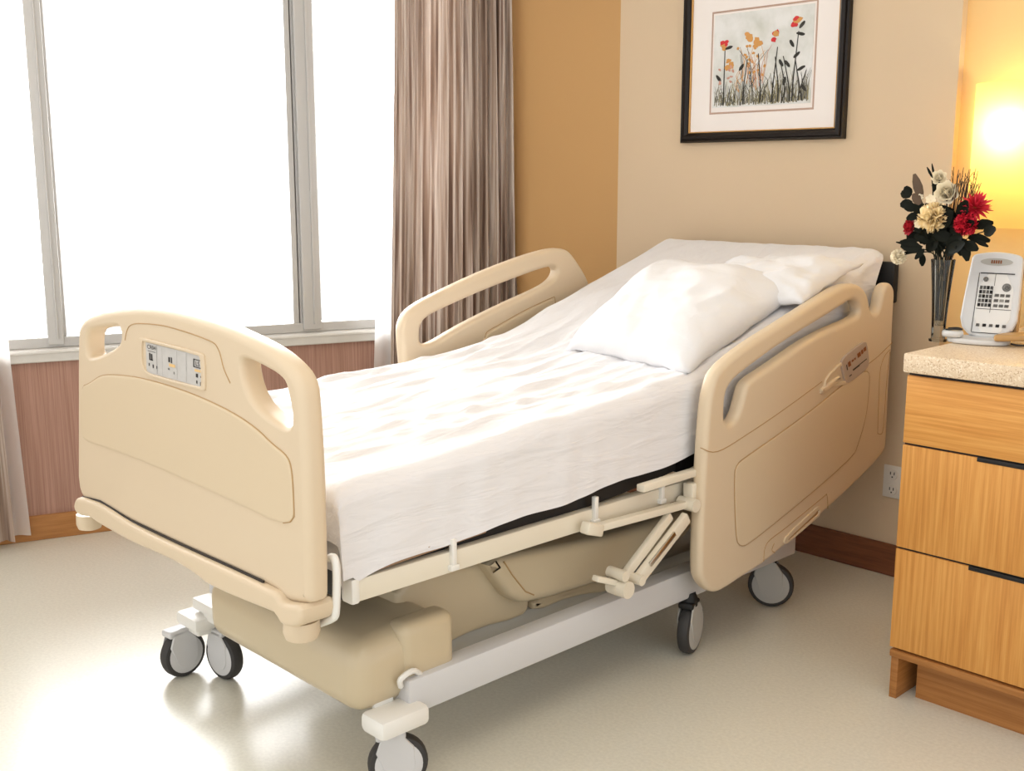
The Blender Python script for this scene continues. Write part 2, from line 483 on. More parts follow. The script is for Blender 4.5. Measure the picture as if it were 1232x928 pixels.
# window: frame, two mullions, three panes, sill
bm = NB()
wbox(bm, -.9, 1.62, -.03, -.09, WZ0, WZ0+.035, .003)
wbox(bm, -.9, 1.62, -.03, -.09, WZ1-.04, WZ1, .003)
win = struct('window_1', bm, ALU)
sL0, _ = ww_s(56, 380); sL1, _ = ww_s(76, 380)
sR0, _ = ww_s(367, 380); sR1, _ = ww_s(389, 380)
def mullion(s0, s1, wide):
    bm = NB()
    wbox(bm, s0, s1, -.02, -.09, WZ0+.01, WZ1, .003)
    wbox(bm, s0+(s1-s0)*.55, s0+(s1-s0)*.66, -.012, -.03, WZ0+.03, WZ1-.04, .002)
    o = struct('mullion', bm, ALU, win)
    bm = NB()
    if wide:
        wbox(bm, s0-.032, s0-.012, -.035, -.085, WZ0+.03, WZ1-.04, .002)
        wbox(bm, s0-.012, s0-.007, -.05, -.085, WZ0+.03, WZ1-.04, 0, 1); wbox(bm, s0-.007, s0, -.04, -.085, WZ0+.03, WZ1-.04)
    else:
        wbox(bm, s1, s1+.01, -.045, -.085, WZ0+.03, WZ1-.04, .002)
    struct('sash_edge', bm, [ALU, ALU_D], win)
mullion(sL0, sL1, False); mullion(sR0, sR1, True)
for s0, s1 in ((-.9, sL0), (sL1+.01, sR0-.03), (sR1, 1.62)):
    bm = NB(); wbox(bm, s0, s1, -.06, -.064, WZ0+.035, WZ1-.04); struct('pane', bm, PANE, win)
bm = NB()
wbox(bm, -2.2, 1.62, .022, -.12, WZ0-.04, WZ0, .004)
wbox(bm, -2.2, 1.62, .026, .02, WZ0-.012, WZ0-.004, .002)
struct('window_sill', bm, SILLM, win)

# ------------------------------------------------------------------ curtains
def curtain(name, label, s_top, s_bot, n0, amp, folds, z0, z1, seed, white_side):
    t = thing(name, label, 'curtain', ww((s_bot[0]+s_bot[1])/2, n0, 0), 'striped curtains at the window')
    rnd = random.Random(seed)
    ph = [rnd.uniform(-.5, .5) for _ in range(folds+3)]; am = [rnd.uniform(.55, 1.25) for _ in range(folds+3)]
    def prof(u, v):
        x = u*folds; k = int(x); f = x-k
        a = am[k]*(1-f)+am[k+1]*f; p = ph[k]*(1-f)+ph[k+1]*f
        x2 = x + .25*math.sin(v*3+k*.7)*v
        n = math.sin(2*PI*x2+p)*a + .35*math.sin(4*PI*x2*1.13+2*p+v*1.5) + .15*math.sin(9.7*PI*x2+v*2)
        return n*amp*(.75+.35*v)
    bm = NB(); NU, NV = folds*14, 34
    uvl = bm.loops.layers.uv.new('UVMap'); G = []
    for j in range(NV+1):
        v = j/NV; z = z1+(z0-z1)*v; row = []
        ev = v**1.4
        for i in range(NU+1):
            u = i/NU
            s0 = s_top[0]*(1-ev)+s_bot[0]*ev; s1 = s_top[1]*(1-ev)+s_bot[1]*ev
            row.append(bm.verts.new(ww(s0+(s1-s0)*u, n0+prof(u, v), z)))
        G.append(row)
    for j in range(NV):
        for i in range(NU):
            f = bm.faces.new((G[j][i], G[j][i+1], G[j+1][i+1], G[j+1][i]))
            for lp, (a, b) in zip(f.loops, ((i, j), (i+1, j), (i+1, j+1), (i, j+1))):
                lp[uvl].uv = (a/NU*(s_top[1]-s_top[0])*2.4, 1-b/NV*2.2)
    obj('striped_cloth', bm, CURT, t, True, 0)
    # white lining edge that shows beside the striped cloth, window side
    bm = NB(); G = []
    for j in range(NV+1):
        v = j/NV; z = z1+(z0-z1)*v; ev = v**1.4; row = []
        for i in range(25):
            u = i/24
            if white_side == 'low':
                e = s_top[0]*(1-ev)+s_bot[0]*ev; s = e-.055*(.4+.6*ev)+.14*u
            else:
                e = s_top[1]*(1-ev)+s_bot[1]*ev; s = e+.05*(.5+.5*ev)-.14*u
            row.append(bm.verts.new(ww(s, n0-.05+.012*math.sin(u*9+v*2), z)))
        G.append(row)
    for j in range(NV):
        for i in range(24): bm.faces.new((G[j][i], G[j][i+1], G[j+1][i+1], G[j+1][i]))
    obj('lining', bm, LINING, t, True, 0)['label'] = 'thin white lining showing along the window edge'
    return t
def ss(px, py, n): return ww_s(px, py, n)[0]
curtain('curtain', 'pleated brown and white striped curtain in the corner behind the raised bed rail',
        (ss(476, 0, .12), ss(617, 0, .12)), (ss(462, 430, .12), ss(630, 430, .12)-.02), .12, .026, 15, .03, 2.42, 5, 'low')
curtain('curtain', 'striped curtain at the left edge of the photo beside the low wallpapered wall',
        (ss(-190, 0, .10), ss(-8, 200, .10)-.06), (ss(-230, 620, .10), ss(14, 600, .10)), .10, .022, 7, .035, 2.42, 9, 'high')

# ------------------------------------------------------------------ picture on the head wall
def yw_pt(px, py): return at_y(px, py, YW-.02)
b0 = yw_pt(818, 174); b1 = yw_pt(1014, 165)
px0, px1 = b0.x, b1.x; pz0 = (b0.z+b1.z)/2; pz1 = pz0+.60
pic = thing('framed_picture', 'black framed flower print with wide pale mat on the wall above the bed', 'picture', ((px0+px1)/2, YW, pz0))
FWD_W = .036
bm = NB()
def mitre_frame(bm, x0, x1, z0, z1, prof, mi=0):
    """prof: list of (inset, y) swept round the rectangle with mitred corners"""
    rings = []
    for ins, y in prof:
        rings.append([bm.verts.new((x0+ins, y, z0+ins)), bm.verts.new((x1-ins, y, z0+ins)), bm.verts.new((x1-ins, y, z1-ins)), bm.verts.new((x0+ins, y, z1-ins))])
    for i in range(len(rings)-1):
        for k in range(4):
            bm.faces.new((rings[i][k], rings[i][(k+1) % 4], rings[i+1][(k+1) % 4], rings[i+1][k])).material_index = mi
mitre_frame(bm, px0, px1, pz0, pz1, [(0, YW-.001), (0, YW-.018), (.004, YW-.024), (.009, YW-.022), (.011, YW-.026), (.022, YW-.028), (.03, YW-.02), (.031, YW-.012)])
obj('frame', bm, BLACKF, pic, False)
bm = NB(); mitre_frame(bm, px0, px1, pz0, pz1, [(.031, YW-.014), (.032, YW-.017), (.035, YW-.016), (.036, YW-.008)]); obj('gilt_slip', bm, GOLD, pic, False)
bm = NB(); boxmm(bm, (px0+.034, YW-.011, pz0+.034), (px1-.034, YW-.006, pz1-.034)); obj('mat_board', bm, MATB, pic, False)
a0 = at_y(857, 130, YW-.012); a1 = at_y(975, 124, YW-.012); a2 = at_y(979, 4, YW-.012)
ax0, ax1 = a0.x, a1.x; az0 = (a0.z+a1.z)/2; az1 = a2.z
bm = NB(); mitre_frame(bm, ax0-.012, ax1+.012, az0-.02, az1+.012, [(0, YW-.0113), (.003, YW-.0125), (.006, YW-.0113)]); obj('mat_bevel', bm, MATLINE, pic, False)

PAPER = bpy.data.materials.new('art_paper'); PAPER.use_nodes = True
nt = PAPER.node_tree; bs = nt.nodes['Principled BSDF']; bs.inputs['Roughness'].default_value = .8
tc = nt.nodes.new('ShaderNodeTexCoord'); ns = nt.nodes.new('ShaderNodeTexNoise'); ns.inputs['Scale'].default_value = 14; ns.inputs['Detail'].default_value = 5
nt.links.new(tc.outputs['Object'], ns.inputs['Vector'])
rp = nt.nodes.new('ShaderNodeValToRGB'); rp.color_ramp.elements[0].color = srgb(198, 200, 192); rp.color_ramp.elements[0].position = .3
rp.color_ramp.elements[1].color = srgb(226, 226, 224); rp.color_ramp.elements[1].position = .65
nt.links.new(ns.outputs['Fac'], rp.inputs['Fac']); nt.links.new(rp.outputs['Color'], bs.inputs['Base Color'])
A_INK = mat('art_ink', srgb(52, 50, 46), .8); A_OL = mat('art_olive', srgb(140, 132, 100), .8); A_OR = mat('art_ochre', srgb(206, 150, 84), .8)
A_RED = mat('art_red', srgb(204, 52, 56), .8); A_PK = mat('art_pink', srgb(200, 150, 132), .8); A_GR = mat('art_grey', srgb(110, 108, 98), .8)
bm = NB()
boxmm(bm, (ax0, YW-.0128, az0), (ax1, YW-.009, az1))
AW, AH = ax1-ax0, az1-az0
_layer = [0]
def ribbon(pts, w0, w1, mi):
    _layer[0] += 1; y = YW-.0130-_layer[0]*2e-6
    pts = curve([Vector((p[0], p[1], 0)) for p in pts], 4); L = []
    for i, p in enumerate(pts):
        t = i/(len(pts)-1); dd = pts[min(i+1, len(pts)-1)]-pts[max(i-1, 0)]; n = Vector((-dd.y, dd.x, 0)).normalized()*((w0*(1-t)+w1*t)/2)
        L.append([bm.verts.new((ax0+min(max(q.x, 0), 1)*AW, y, az0+min(max(q.y, 0), 1)*AH)) for q in (p+n, p-n)])
    for i in range(len(L)-1): bm.faces.new((L[i][0], L[i][1], L[i+1][1], L[i+1][0])).material_index = mi
def blob(x, y_, rx, ry, mi, rot=0, n=9, jag=.25):
    _layer[0] += 1; y = YW-.0130-_layer[0]*2e-6; vs = []
    for k in range(n):
        a = 2*PI*k/n; r = 1+art.uniform(-jag, jag); dx = rx*r*math.cos(a); dy = ry*r*math.sin(a)
        vs.append(bm.verts.new((ax0+(x+dx*math.cos(rot)-dy*math.sin(rot))*AW, y, az0+(y_+dx*math.sin(rot)+dy*math.cos(rot))*AH)))
    bm.faces.new(vs).material_index = mi
art = random.Random(3)
for i in range(260):                                            # grass along the foot of the print
    x = art.uniform(.02, .98); h = art.uniform(.06, .30)+(.06 if x > .6 else 0); l = art.uniform(-.07, .07)
    ribbon([(x, art.uniform(.01, .06)), (x+l*.3, h*.6), (x+l, h)], art.uniform(.006, .014), .002, art.choice([1, 2, 2, 6, 6, 6, 2]))
for i in range(34):                                             # ochre thicket in the middle
    x = art.uniform(.28, .55); y0 = art.uniform(.15, .3); h = art.uniform(.15, .42)
    ribbon([(x, y0), (x+art.uniform(-.05, .05), y0+h*.5), (x+art.uniform(-.1, .1), y0+h)], .006, .003, art.choice([3, 3, 5, 1]))
    if i % 2: blob(x+art.uniform(-.08, .08), y0+h, .018, .014, 3, art.uniform(0, 3))
for (x0, x1, h, lean) in ((.12, .12, .66, 0), (.62, .66, .60, .04), (.82, .86, .74, .03), (.50, .47, .55, 0), (.68, .64, .5, 0), (.72, .70, .42, .1), (.88, .95, .34, .05), (.80, .72, .5, -.05), (.92, .84, .45, -.1), (.33, .36, .5, .0)):   # tall stems
    ribbon([(x0, .03), (x0+lean*.3, h*.4), (x1, h)], .016, .008, 1)
for (x, y_, c1) in ((.10, .66, 4), (.62, .70, 4), (.84, .82, 4), (.37, .72, 3), (.17, .45, 3), (.46, .66, 3)):
    for k in range(6): blob(x+art.uniform(-.03, .03), y_+art.uniform(-.03, .05), .024, .03, 3 if k % 2 else c1, art.uniform(0, 3))
for (x, y_, r) in ((.16, .64, .3), (.89, .80, .9), (.88, .71, -.3), (.80, .62, 2), (.70, .43, -1.1), (.76, .42, -1.0), (.90, .36, .5), (.85, .5, .8), (.30, .42, 1), (.06, .32, 2.2), (.74, .24, 1.4), (.93, .16, -1)):
    blob(x, y_, .045, .017, 1, r, 10, .12)
for k in range(10): blob(.13+art.uniform(-.06, .1), .2+art.uniform(0, .25), .012, .018, 5, art.uniform(0, 3))
obj('artwork', bm, [PAPER, A_INK, A_OL, A_OR, A_RED, A_PK, A_GR], pic, False)['label'] = 'print of red and ochre wildflowers over dark grass'

# ------------------------------------------------------------------ wall outlet
oc = at_y(1074, 580, YW-.005)
out = thing('wall_outlet', 'white duplex power outlet on the wall between bed rail and drawer cabinet', 'outlet', (oc.x, YW, oc.z))
bm = NB(); box(bm, (oc.x, YW-.003, oc.z), (.062, .006, .10), None, .002); obj('cover_plate', bm, OUTLET, out)
for dz in (.024, -.024):
    bm = NB()
    lathe(bm, [(.0165, 0), (.0165, .003), (.0155, .004)], (oc.x, YW-.006, oc.z+dz), 20, 0, rot=Matrix.Rotation(PI/2, 3, 'X'))
    for dx in (-.006, .006): box(bm, (oc.x+dx, YW-.0102, oc.z+dz+.003), (.0025, .001, .009), None, 0, 2, 1)
    box(bm, (oc.x, YW-.0102, oc.z+dz-.008), (.004, .001, .004), None, 0, 2, 1)
    obj('socket', bm, [OUTLET, INK], out)

# ------------------------------------------------------------------ wall lamp
YL = YW+.03
lampc = Vector((at_y(1175, 180, YL).x+.15, YL, 0))
lz0 = at_y(1175, 272, YL).z; lz1 = at_y(1176, 103, YL).z
lamp = thing('wall_lamp', 'glowing pale yellow curved shade wall lamp above the telephone', 'lamp', (lampc.x, YL, lz0))
bm = NB(); rows = []
NA = 28
for k in range(NA+1):
    a = PI*k/NA; x = lampc.x - .15*math.cos(a); y = YL-.012-.095*math.sin(a)**.8
    rows.append([bm.verts.new((x, y, z)) for z in (lz0, lz0+.006, lz0+.1, (lz0+lz1)/2, lz1-.1, lz1-.006, lz1)])
for k in range(NA):
    for j in range(6): bm.faces.new((rows[k][j], rows[k+1][j], rows[k+1][j+1], rows[k][j+1]))
obj('lamp_shade', bm, SHADE, lamp, True, 0)
bm = NB(); boxmm(bm, (lampc.x-.05, YL-.012, lz0+.08), (lampc.x+.05, YL-.0005, lz1-.08), .004); obj('back_plate', bm, CREAM, lamp)
bm = NB(); lathe(bm, [(.011, 0), (.02, .03), (.026, .055), (.02, .08), (.004, .09)], (lampc.x-.04, YL-.045, (lz0+lz1)/2+.0), 16)
tube(bm, [(lampc.x-.04, YL-.012, (lz0+lz1)/2+.005), (lampc.x-.04, YL-.045, (lz0+lz1)/2+.005)], .008)
BULB = mat('bulb', srgb(255, 240, 200), .4, emit=srgb(255, 228, 160), estr=14)
obj('bulb', bm, BULB, lamp)
sp = at_y(1216, 261, YL-.10)
bm = NB(); lathe(bm, [(.005, 0), (.005, .004), (.002, .006)], (sp.x, YL-.098, sp.z), 10, rot=Matrix.Rotation(PI/2, 3, 'X')); obj('shade_screw', bm, CHROME, lamp)

# ------------------------------------------------------------------ drawer cabinet and worktop
YF = 2.331
cx0, cx1 = -1.155, -.45
zt = .82
cab = thing('drawer_cabinet', 'oak drawer cabinet with three drawers under a speckled worktop', 'cabinet', ((cx0+cx1)/2, YF+.35, 0))
bm = NB(); boxmm(bm, (cx0+.004, YF+.02, .118), (cx1, YW-.004, zt-.045)); obj('carcass', bm, OAKV, cab, False)
bm = NB(); boxmm(bm, (cx0+.002, YF-.002, .103), (cx1, YW-.02, .12), .002); obj('bottom_rail', bm, OAKD, cab)
bm = NB(); boxmm(bm, (cx0+.05, YF+.045, .0), (cx1-.02, YF+.065, .104)); boxmm(bm, (cx0+.004, YF+.004, 0), (cx0+.022, YW-.02, .104), .001); obj('plinth', bm, OAKD, cab)
zs = [.124, .368, .613, .772]
for k in range(3):
    bm = NB(); boxmm(bm, (cx0, YF, zs[k]+.002), (cx1-.003, YF+.019, zs[k+1]-.003), .0015)
    dr = obj('drawer', bm, OAKH if k == 2 else OAKV, cab)
    bm = NB()
    if k < 2:                                                   # black strip put in for the shade of a finger slot
        boxmm(bm, (cx0+.17, YF-.0015, zs[k+1]-.011), (cx0+.42, YF+.012, zs[k+1]-.0015), .001)
        obj('finger_pull', bm, BLACK, dr)
bm = NB()
for z in zs[1:]: boxmm(bm, (cx0+.002, YF+.006, z-.004), (cx1-.003, YF+.021, z+.003))
obj('shadow_gap', bm, BLACK, cab, False)
bm = NB(); boxmm(bm, (cx0-.004, YF-.016, zt-.043), (cx1+.02, YW-.003, zt), .004)
tag(obj('worktop', bm, COUNTER), 'speckled beige laminate worktop on the oak drawer cabinet', 'worktop')

# ------------------------------------------------------------------ telephone
ph_c = at_z(1177, 414, zt)
phone = thing('telephone', 'silver grey upright keypad telephone with paper card on the worktop by the lamp', 'telephone', (ph_c.x, ph_c.y, zt))
RZ = Matrix.Rotation(math.radians(12), 3, 'Z'); TILT = RZ @ Matrix.Rotation(math.radians(-18), 3, 'X')
PW, PHH = .118, .205
pb = Vector((ph_c.x+.004, ph_c.y+.03, zt+.012))
def pf(u, v, w): return pb + TILT @ Vector((u, w, v))          # u across, v up the slab, w into the slab
bm = NB(); panel(bm, [[(-PW/2-.008, 0), (PW/2+.004, 0), (PW/2, PHH*.6), (PW/2-.002, PHH-.03), (PW/2-.003, PHH-.006), (PW/2-.02, PHH), (0, PHH+.005), (-PW/2+.02, PHH), (-PW/2+.002, PHH-.006), (-PW/2+.001, PHH-.03), (-PW/2-.003, PHH*.6)]], 0, .028, .006, pf, step=.004, smooth_it=2)
obj('body', bm, PHONE, phone)
bm = NB(); panel(bm, [[(PW/2-.004, .006), (PW/2+.005, .006), (PW/2-.004, PHH-.02), (PW/2-.010, PHH-.02)]], .012, .04, .002, pf, step=.004, smooth_it=1); obj('side_shell', bm, PHONE_S, phone)
bm = NB(); panel(bm, [[(-.034, .012), (.048, .012), (.044, PHH-.05), (-.032, PHH-.05)]], -.0012, .006, .001, pf, step=.004, smooth_it=1)
fld = obj('keypad_field', bm, PHONE_F, phone)
bm = NB()
def pmark(u0, v0, u1, v1, mi=0, w=-.0022): 
    vs = [bm.verts.new(pf(a, b, w)) for a, b in ((u0, v0), (u1, v0), (u1, v1), (u0, v1))]; bm.faces.new(vs).material_index = mi
rk = random.Random(4)
for (u0, v0, u1, v1) in ((-.034, .010, .048, .0115), (-.035, .012, -.0335, PHH-.05), (-.032, PHH-.0515, .044, PHH-.049), (.0, .060, .001, .122), (-.031, .068, .046, .0692), (.002, PHH-.08, .003, PHH-.052)): pmark(u0, v0, u1, v1, 0)
obj('card_lines', bm, [INK], fld, False)
for r in range(5):
    for c in range(4):
        bm = NB(); u = -.029+c*.0078; v = .074+r*.0105
        panel(bm, [[(u, v), (u+.006, v), (u+.006, v+.008), (u, v+.008)]], -.0032, 0, .0008, pf, seg=2, step=.002, smooth_it=0); obj('key', bm, INKG if (r+c) % 3 else INK, phone)
for r in range(3):
    for c in range(3):
        bm = NB(); u = .006+c*.0122; v = .074+r*.0125
        panel(bm, [[(u, v), (u+.0095, v), (u+.0095, v+.007), (u, v+.007)]], -.003, 0, .0008, pf, seg=2, step=.002, smooth_it=0); obj('key', bm, INKG if (r*c) % 2 == 0 else GREYD, phone)
for c in range(5):
    bm = NB(); u = -.026+c*.0145
    panel(bm, [[(u, .026), (u+.008, .026), (u+.008, .033), (u, .033)]], -.003, 0, .0008, pf, seg=2, step=.002, smooth_it=0); obj('key', bm, INK if c % 2 else INKG, phone)
for (u, v, r) in ((-.018, PHH-.065, .006), (.030, .122, .010), (.030, .122, .005)):
    bm = NB(); rr = [(r, 0), (r, .0015), (r*.7, .002), (r*.7, .0005)]
    lathe(bm, rr, pf(u, v, -.0012), 16, 0, True, False, rot=TILT @ Matrix.Rotation(PI/2, 3, 'X'))
    obj('dial_ring', bm, INKG, phone)
bm = NB(); flat(bm, [(.036*math.cos(a), PHH-.022+.009*math.sin(a)) for a in [2*PI*k/28 for k in range(28)]], lambda u, v, w: pf(u, v, w), -.0008)
obj('badge', bm, GREYD, phone, False)
bm = NB(); 
for k in range(5): flat(bm, [(-.012+k*.005, PHH-.026), (-.0085+k*.005, PHH-.026), (-.0085+k*.005, PHH-.018), (-.012+k*.005, PHH-.018)], lambda u, v, w: pf(u, v, w), -.0014)
obj('badge_mark', bm, INKB, phone, False)
bm = NB()
def bf(u, v, w): return Vector((ph_c.x, ph_c.y, zt)) + RZ @ Vector((u, v, 0)) + Vector((0, 0, w))
panel(bm, [[(-.078, -.03), (.062, -.034), (.068, .06), (-.062, .06)]], .001, .013, .004, bf, step=.004)
obj('foot_base', bm, PHONE, phone)
bm = NB(); panel(bm, [[(.03, -.034), (.062, -.034), (.17, .07), (.17, .10), (.06, .06)]], .0135, .028, .005, bf, step=.004); obj('foot_wedge', bm, PHONE_S, phone)
bm = NB(); panel(bm, [[(-.082, -.028), (-.04, -.032), (-.03, -.006), (-.044, .012), (-.078, .004)]], .0135, .030, .007, bf, step=.003); obj('cord_cradle', bm, PHONE, phone)
bm = NB(); tube(bm, curve([bf(-.07, -.02, .031), bf(-.05, -.026, .034), bf(-.036, -.012, .033), bf(-.05, .002, .034), bf(-.068, -.006, .033)], 5), .0022, 8); obj('cord_loop', bm, INK, phone)
bm = NB(); tube(bm, curve([bf(.07, .0, .006), bf(.09, .0, .004), bf(.13, .03, .004), bf(.2, .04, .004)], 5), .002, 8); obj('line_cord', bm, RUBBER, phone)

# ------------------------------------------------------------------ vase and flowers
vb = at_z(1128, 411, zt)
YV = vb.y
vtop = at_y(1132, 312, YV).z
vase = thing('vase', 'tall slim clear glass vase holding mixed flowers on the worktop', 'vase', (vb.x, YV, zt))
VH = vtop-zt
def vr(t): return .0155+.012*t**1.6
bm = NB()
prof = [(.0, .001), (.02, .001), (.021, .006)] + [(vr(k/12), .008+(VH-.008)*k/12) for k in range(13)] + [(vr(1)-.002, VH)] + [(vr(k/12)-.002, .008+(VH-.008)*k/12) for k in range(11, 1, -1)] + [(.0, .04)]
lathe(bm, prof, (vb.x, YV, zt), 28)
obj('glass_wall', bm, VGLASS, vase)
def vp(px, py, dy=0): return at_y(px, py, YV+dy)
def stem_pts(head, base_off, lean=.5):
    b = Vector((vb.x+base_off[0], YV+base_off[1], zt+.05)); m = Vector((vb.x+base_off[0]*1.2+(head.x-vb.x)*.12, YV+base_off[1]*1.2+(head.y-YV)*.12, vtop))
    return curve([b, m, m.lerp(head, .55)+Vector((0, 0, .012)), head], 6)
sr = random.Random(11)
def off(): 
    a = sr.uniform(0, 2*PI); r = sr.uniform(.002, .012); return (r*math.cos(a), r*math.sin(a))
def petal(bm, c, dirv, up, L, w, curl=.3, mi=0, tip=1.0):
    """small cupped petal from c along dirv"""
    d = dirv.normalized(); s = d.cross(up)
    if s.length < 1e-4: s = d.orthogonal()
    s.normalize(); n = s.cross(d)
    prev = None
    for k in range(5):
        t = k/4; ww_ = w*math.sin(PI*(.12+.8*t*tip))*.5
        p = c + d*L*t + n*curl*L*t*t
        row = [bm.verts.new(p - s*ww_ + n*ww_*.35), bm.verts.new(p), bm.verts.new(p + s*ww_ + n*ww_*.35)]
        if prev:
            for q in (0, 1): bm.faces.new((prev[q], prev[q+1], row[q+1], row[q])).material_index = mi
        prev = row
def flower(name, label, cat, head, kind, pm, R, stem=True, facing=None, grp='flowers in the glass vase'):
    t = thing(name, label, cat, (vb.x, YV, zt+.05), grp)
    if stem:
        bm = NB(); tube(bm, stem_pts(head, off()), .0016, 6); obj('stem', bm, STEMG, t)
    bm = NB(); rnd = random.Random(name+str(round(head.x, 4)))
    fz = facing or Vector((.35, -.9, .3)); fz.normalize(); a_ = fz.orthogonal().normalized(); b_ = fz.cross(a_)
    if kind == 'ruffle':                                        # carnation: dense ruffled ball
        for k in range(170):
            th = math.acos(1-1.55*(k+.5)/170); ph_ = k*2.39996
            dv = (fz*math.cos(th) + (a_*math.cos(ph_) + b_*math.sin(ph_))*math.sin(th))
            dv = (dv + Vector((rnd.uniform(-.2, .2), rnd.uniform(-.2, .2), rnd.uniform(-.2, .2)))).normalized()
            petal(bm, head+dv*R*.30, (dv+Vector((rnd.uniform(-.3, .3), rnd.uniform(-.3, .3), rnd.uniform(-.3, .3)))), a_ if k % 2 else b_, R*.75, R*.62, rnd.uniform(-.5, .5))
    elif kind == 'spiky':                                       # narrow pointed petals
        for k in range(60):
            th = math.acos(1-1.3*(k+.5)/60); ph_ = k*2.39996
            dv = (fz*math.cos(th) + (a_*math.cos(ph_) + b_*math.sin(ph_))*math.sin(th)).normalized()
            petal(bm, head+dv*R*.1, dv, fz, R*rnd.uniform(.75, 1.1), R*.24, rnd.uniform(-.1, .25), tip=1.05)
    elif kind == 'rose':                                        # cupped petals in shells
        for sh in range(4):
            n = 4+sh
            for k in range(n):
                ph_ = 2*PI*k/n+sh*.7; th = .25+sh*.34
                dv = fz*math.cos(th) + (a_*math.cos(ph_) + b_*math.sin(ph_))*math.sin(th)
                petal(bm, head-fz*R*.5+dv*R*.15, dv.normalized(), fz, R*1.1, R*1.05, .35)
    else:                                                       # open blossom
        for k in range(6):
            ph_ = 2*PI*k/6
            dv = fz*.45 + (a_*math.cos(ph_) + b_*math.sin(ph_))
            petal(bm, head, dv.normalized(), fz, R, R*.85, .2)
        lathe(bm, [(.0, -.002), (R*.2, 0), (R*.15, R*.16), (0, R*.2)], head, 8)
    o = obj('bloom', bm, pm, t, True, 0)
    bm = NB(); lathe(bm, [(.001, -R*.65), (R*.22, -R*.5), (R*.2, -R*.2), (R*.05, 0)], head-fz*R*.25, 8, rot=frame_rot(a_, fz)); obj('calyx', bm, LEAFD, t)
    return t
V = Vector
flower('carnation', 'large ruffled cream carnation at the middle of the bouquet', 'flower', vp(1123, 262, -.03), 'ruffle', PET_C, .034)
flower('red_flower', 'bright red flower low on the lamp side of the bouquet', 'flower', vp(1162, 270, -.025), 'ruffle', PET_R, .026)
flower('red_flower', 'spiky red flower with pointed petals against the glowing lamp shade', 'flower', vp(1173, 250, -.01), 'spiky', PET_R, .034, facing=V((.5, -.5, .7)))
flower('red_flower', 'dark red flower at the bed side of the bouquet', 'flower', vp(1096, 273, -.02), 'rose', PET_D, .021, facing=V((-.6, -.8, .2)))
flower('white_flower', 'small white rose at the very top of the bouquet', 'flower', vp(1130, 214, 0), 'rose', PET_W, .017)
flower('white_flower', 'white blossom below the topmost white rose', 'flower', vp(1139, 232, .0), 'rose', PET_W, .026, facing=V((.3, -.9, .1)))
flower('white_flower', 'small off white blossom tucked left above the carnation', 'flower', vp(1120, 241, -.005), 'open', PET_W, .015)
flower('white_flower', 'drooping white bud hanging out low beside the bed', 'flower', vp(1081, 309, -.02), 'ruffle', PET_W, .018, facing=V((-.3, -.8, -.4)))
flower('white_flower', 'tiny white and pink blossom beside the dark red flower', 'flower', vp(1105, 271, -.035), 'open', PET_W, .012)
flower('white_flower', 'tiny pale blossom near the tall brown leaf', 'flower', vp(1107, 238, -.01), 'open', PET_W, .010)

def leafy(name, label, tip, leaves, m, cat='leaf sprig'):
    t = thing(name, label, cat, (vb.x, YV, zt+.05), 'leaf sprigs in the glass vase')
    bm = NB(); tube(bm, stem_pts(tip, off()), .0013, 6); obj('stem', bm, STEMG, t)
    for (px, py, dx, dz, L, w) in leaves:
        bm = NB(); c = vp(px, py, sr.uniform(-.03, .01)); dv = V((dx, sr.uniform(-.25, .05), dz))
        petal(bm, c, dv, V((.3, -1, .2)), L, w, sr.uniform(-.2, .2), tip=.98); obj('leaf', bm, m, t, True, 0)
    return t
leafy('leaf_sprig', 'sprig with one tall pointed brown leaf at the upper bed side', vp(1104, 240, 0), [(1109, 240, -.28, 1, .062, .022), (1107, 246, -.5, .8, .03, .02)], LEAFB)
leafy('leaf_sprig', 'sprig of round dark leaves at the outer bed side', vp(1092, 240, 0), [(1096, 236, -1, .35, .026, .024), (1095, 236, -.4, .8, .026, .022), (1098, 244, -.9, -.2, .03, .024), (1103, 252, -.6, .2, .034, .024), (1106, 258, -.9, -.4, .03, .02)], LEAFD)
leafy('leaf_sprig', 'sprig of dark leaves spreading under the lamp shade', vp(1186, 278, 0), [(1170, 272, 1, .15, .05, .024), (1184, 280, 1, .3, .034, .028), (1165, 285, 1, -.15, .05, .022), (1160, 292, .9, -.4, .04, .024), (1172, 288, .9, -.35, .04, .012)], LEAFD)
leafy('leaf_sprig', 'sprig of dark leaves hanging over the vase rim at lamp side', vp(1162, 300, -.01), [(1160, 288, .3, -1, .05, .024), (1156, 290, .1, -.9, .034, .024), (1153, 296, .7, -.7, .03, .018), (1150, 282, .8, .5, .05, .02)], LEAFD)
leafy('leaf_sprig', 'sprig of thin dark blades curving towards the bed', vp(1094, 302, -.01), [(1110, 297, -1, .12, .06, .009), (1112, 300, -1, -.25, .05, .008), (1104, 290, -1, -.1, .04, .014), (1110, 306, .2, -1, .03, .016), (1112, 300, -.5, -.7, .03, .014)], LEAFD)
leafy('leaf_sprig', 'dense dark foliage sprig in the heart of the bouquet', vp(1135, 265, .01), [(1130+sr.uniform(-22, 26), 285+sr.uniform(-24, 22), sr.uniform(-.9, .9), sr.uniform(-.1, 1), .05, .028) for k in range(44)], LEAFD)
leafy('leaf_sprig', 'short sprig with slim leaf tips beside the topmost white rose', vp(1121, 212, 0), [(1122, 214, -.6, 1, .028, .006), (1124, 212, -.2, 1, .03, .005), (1128, 222, .1, -1, .024, .018), (1132, 226, -.8, .3, .022, .016), (1126, 232, .9, -.4, .026, .012)], LEAFD)
bt = thing('twig_bunch', 'bunch of upright dry brown twigs beside the lamp shade', 'twigs', (vb.x, YV, zt+.05))
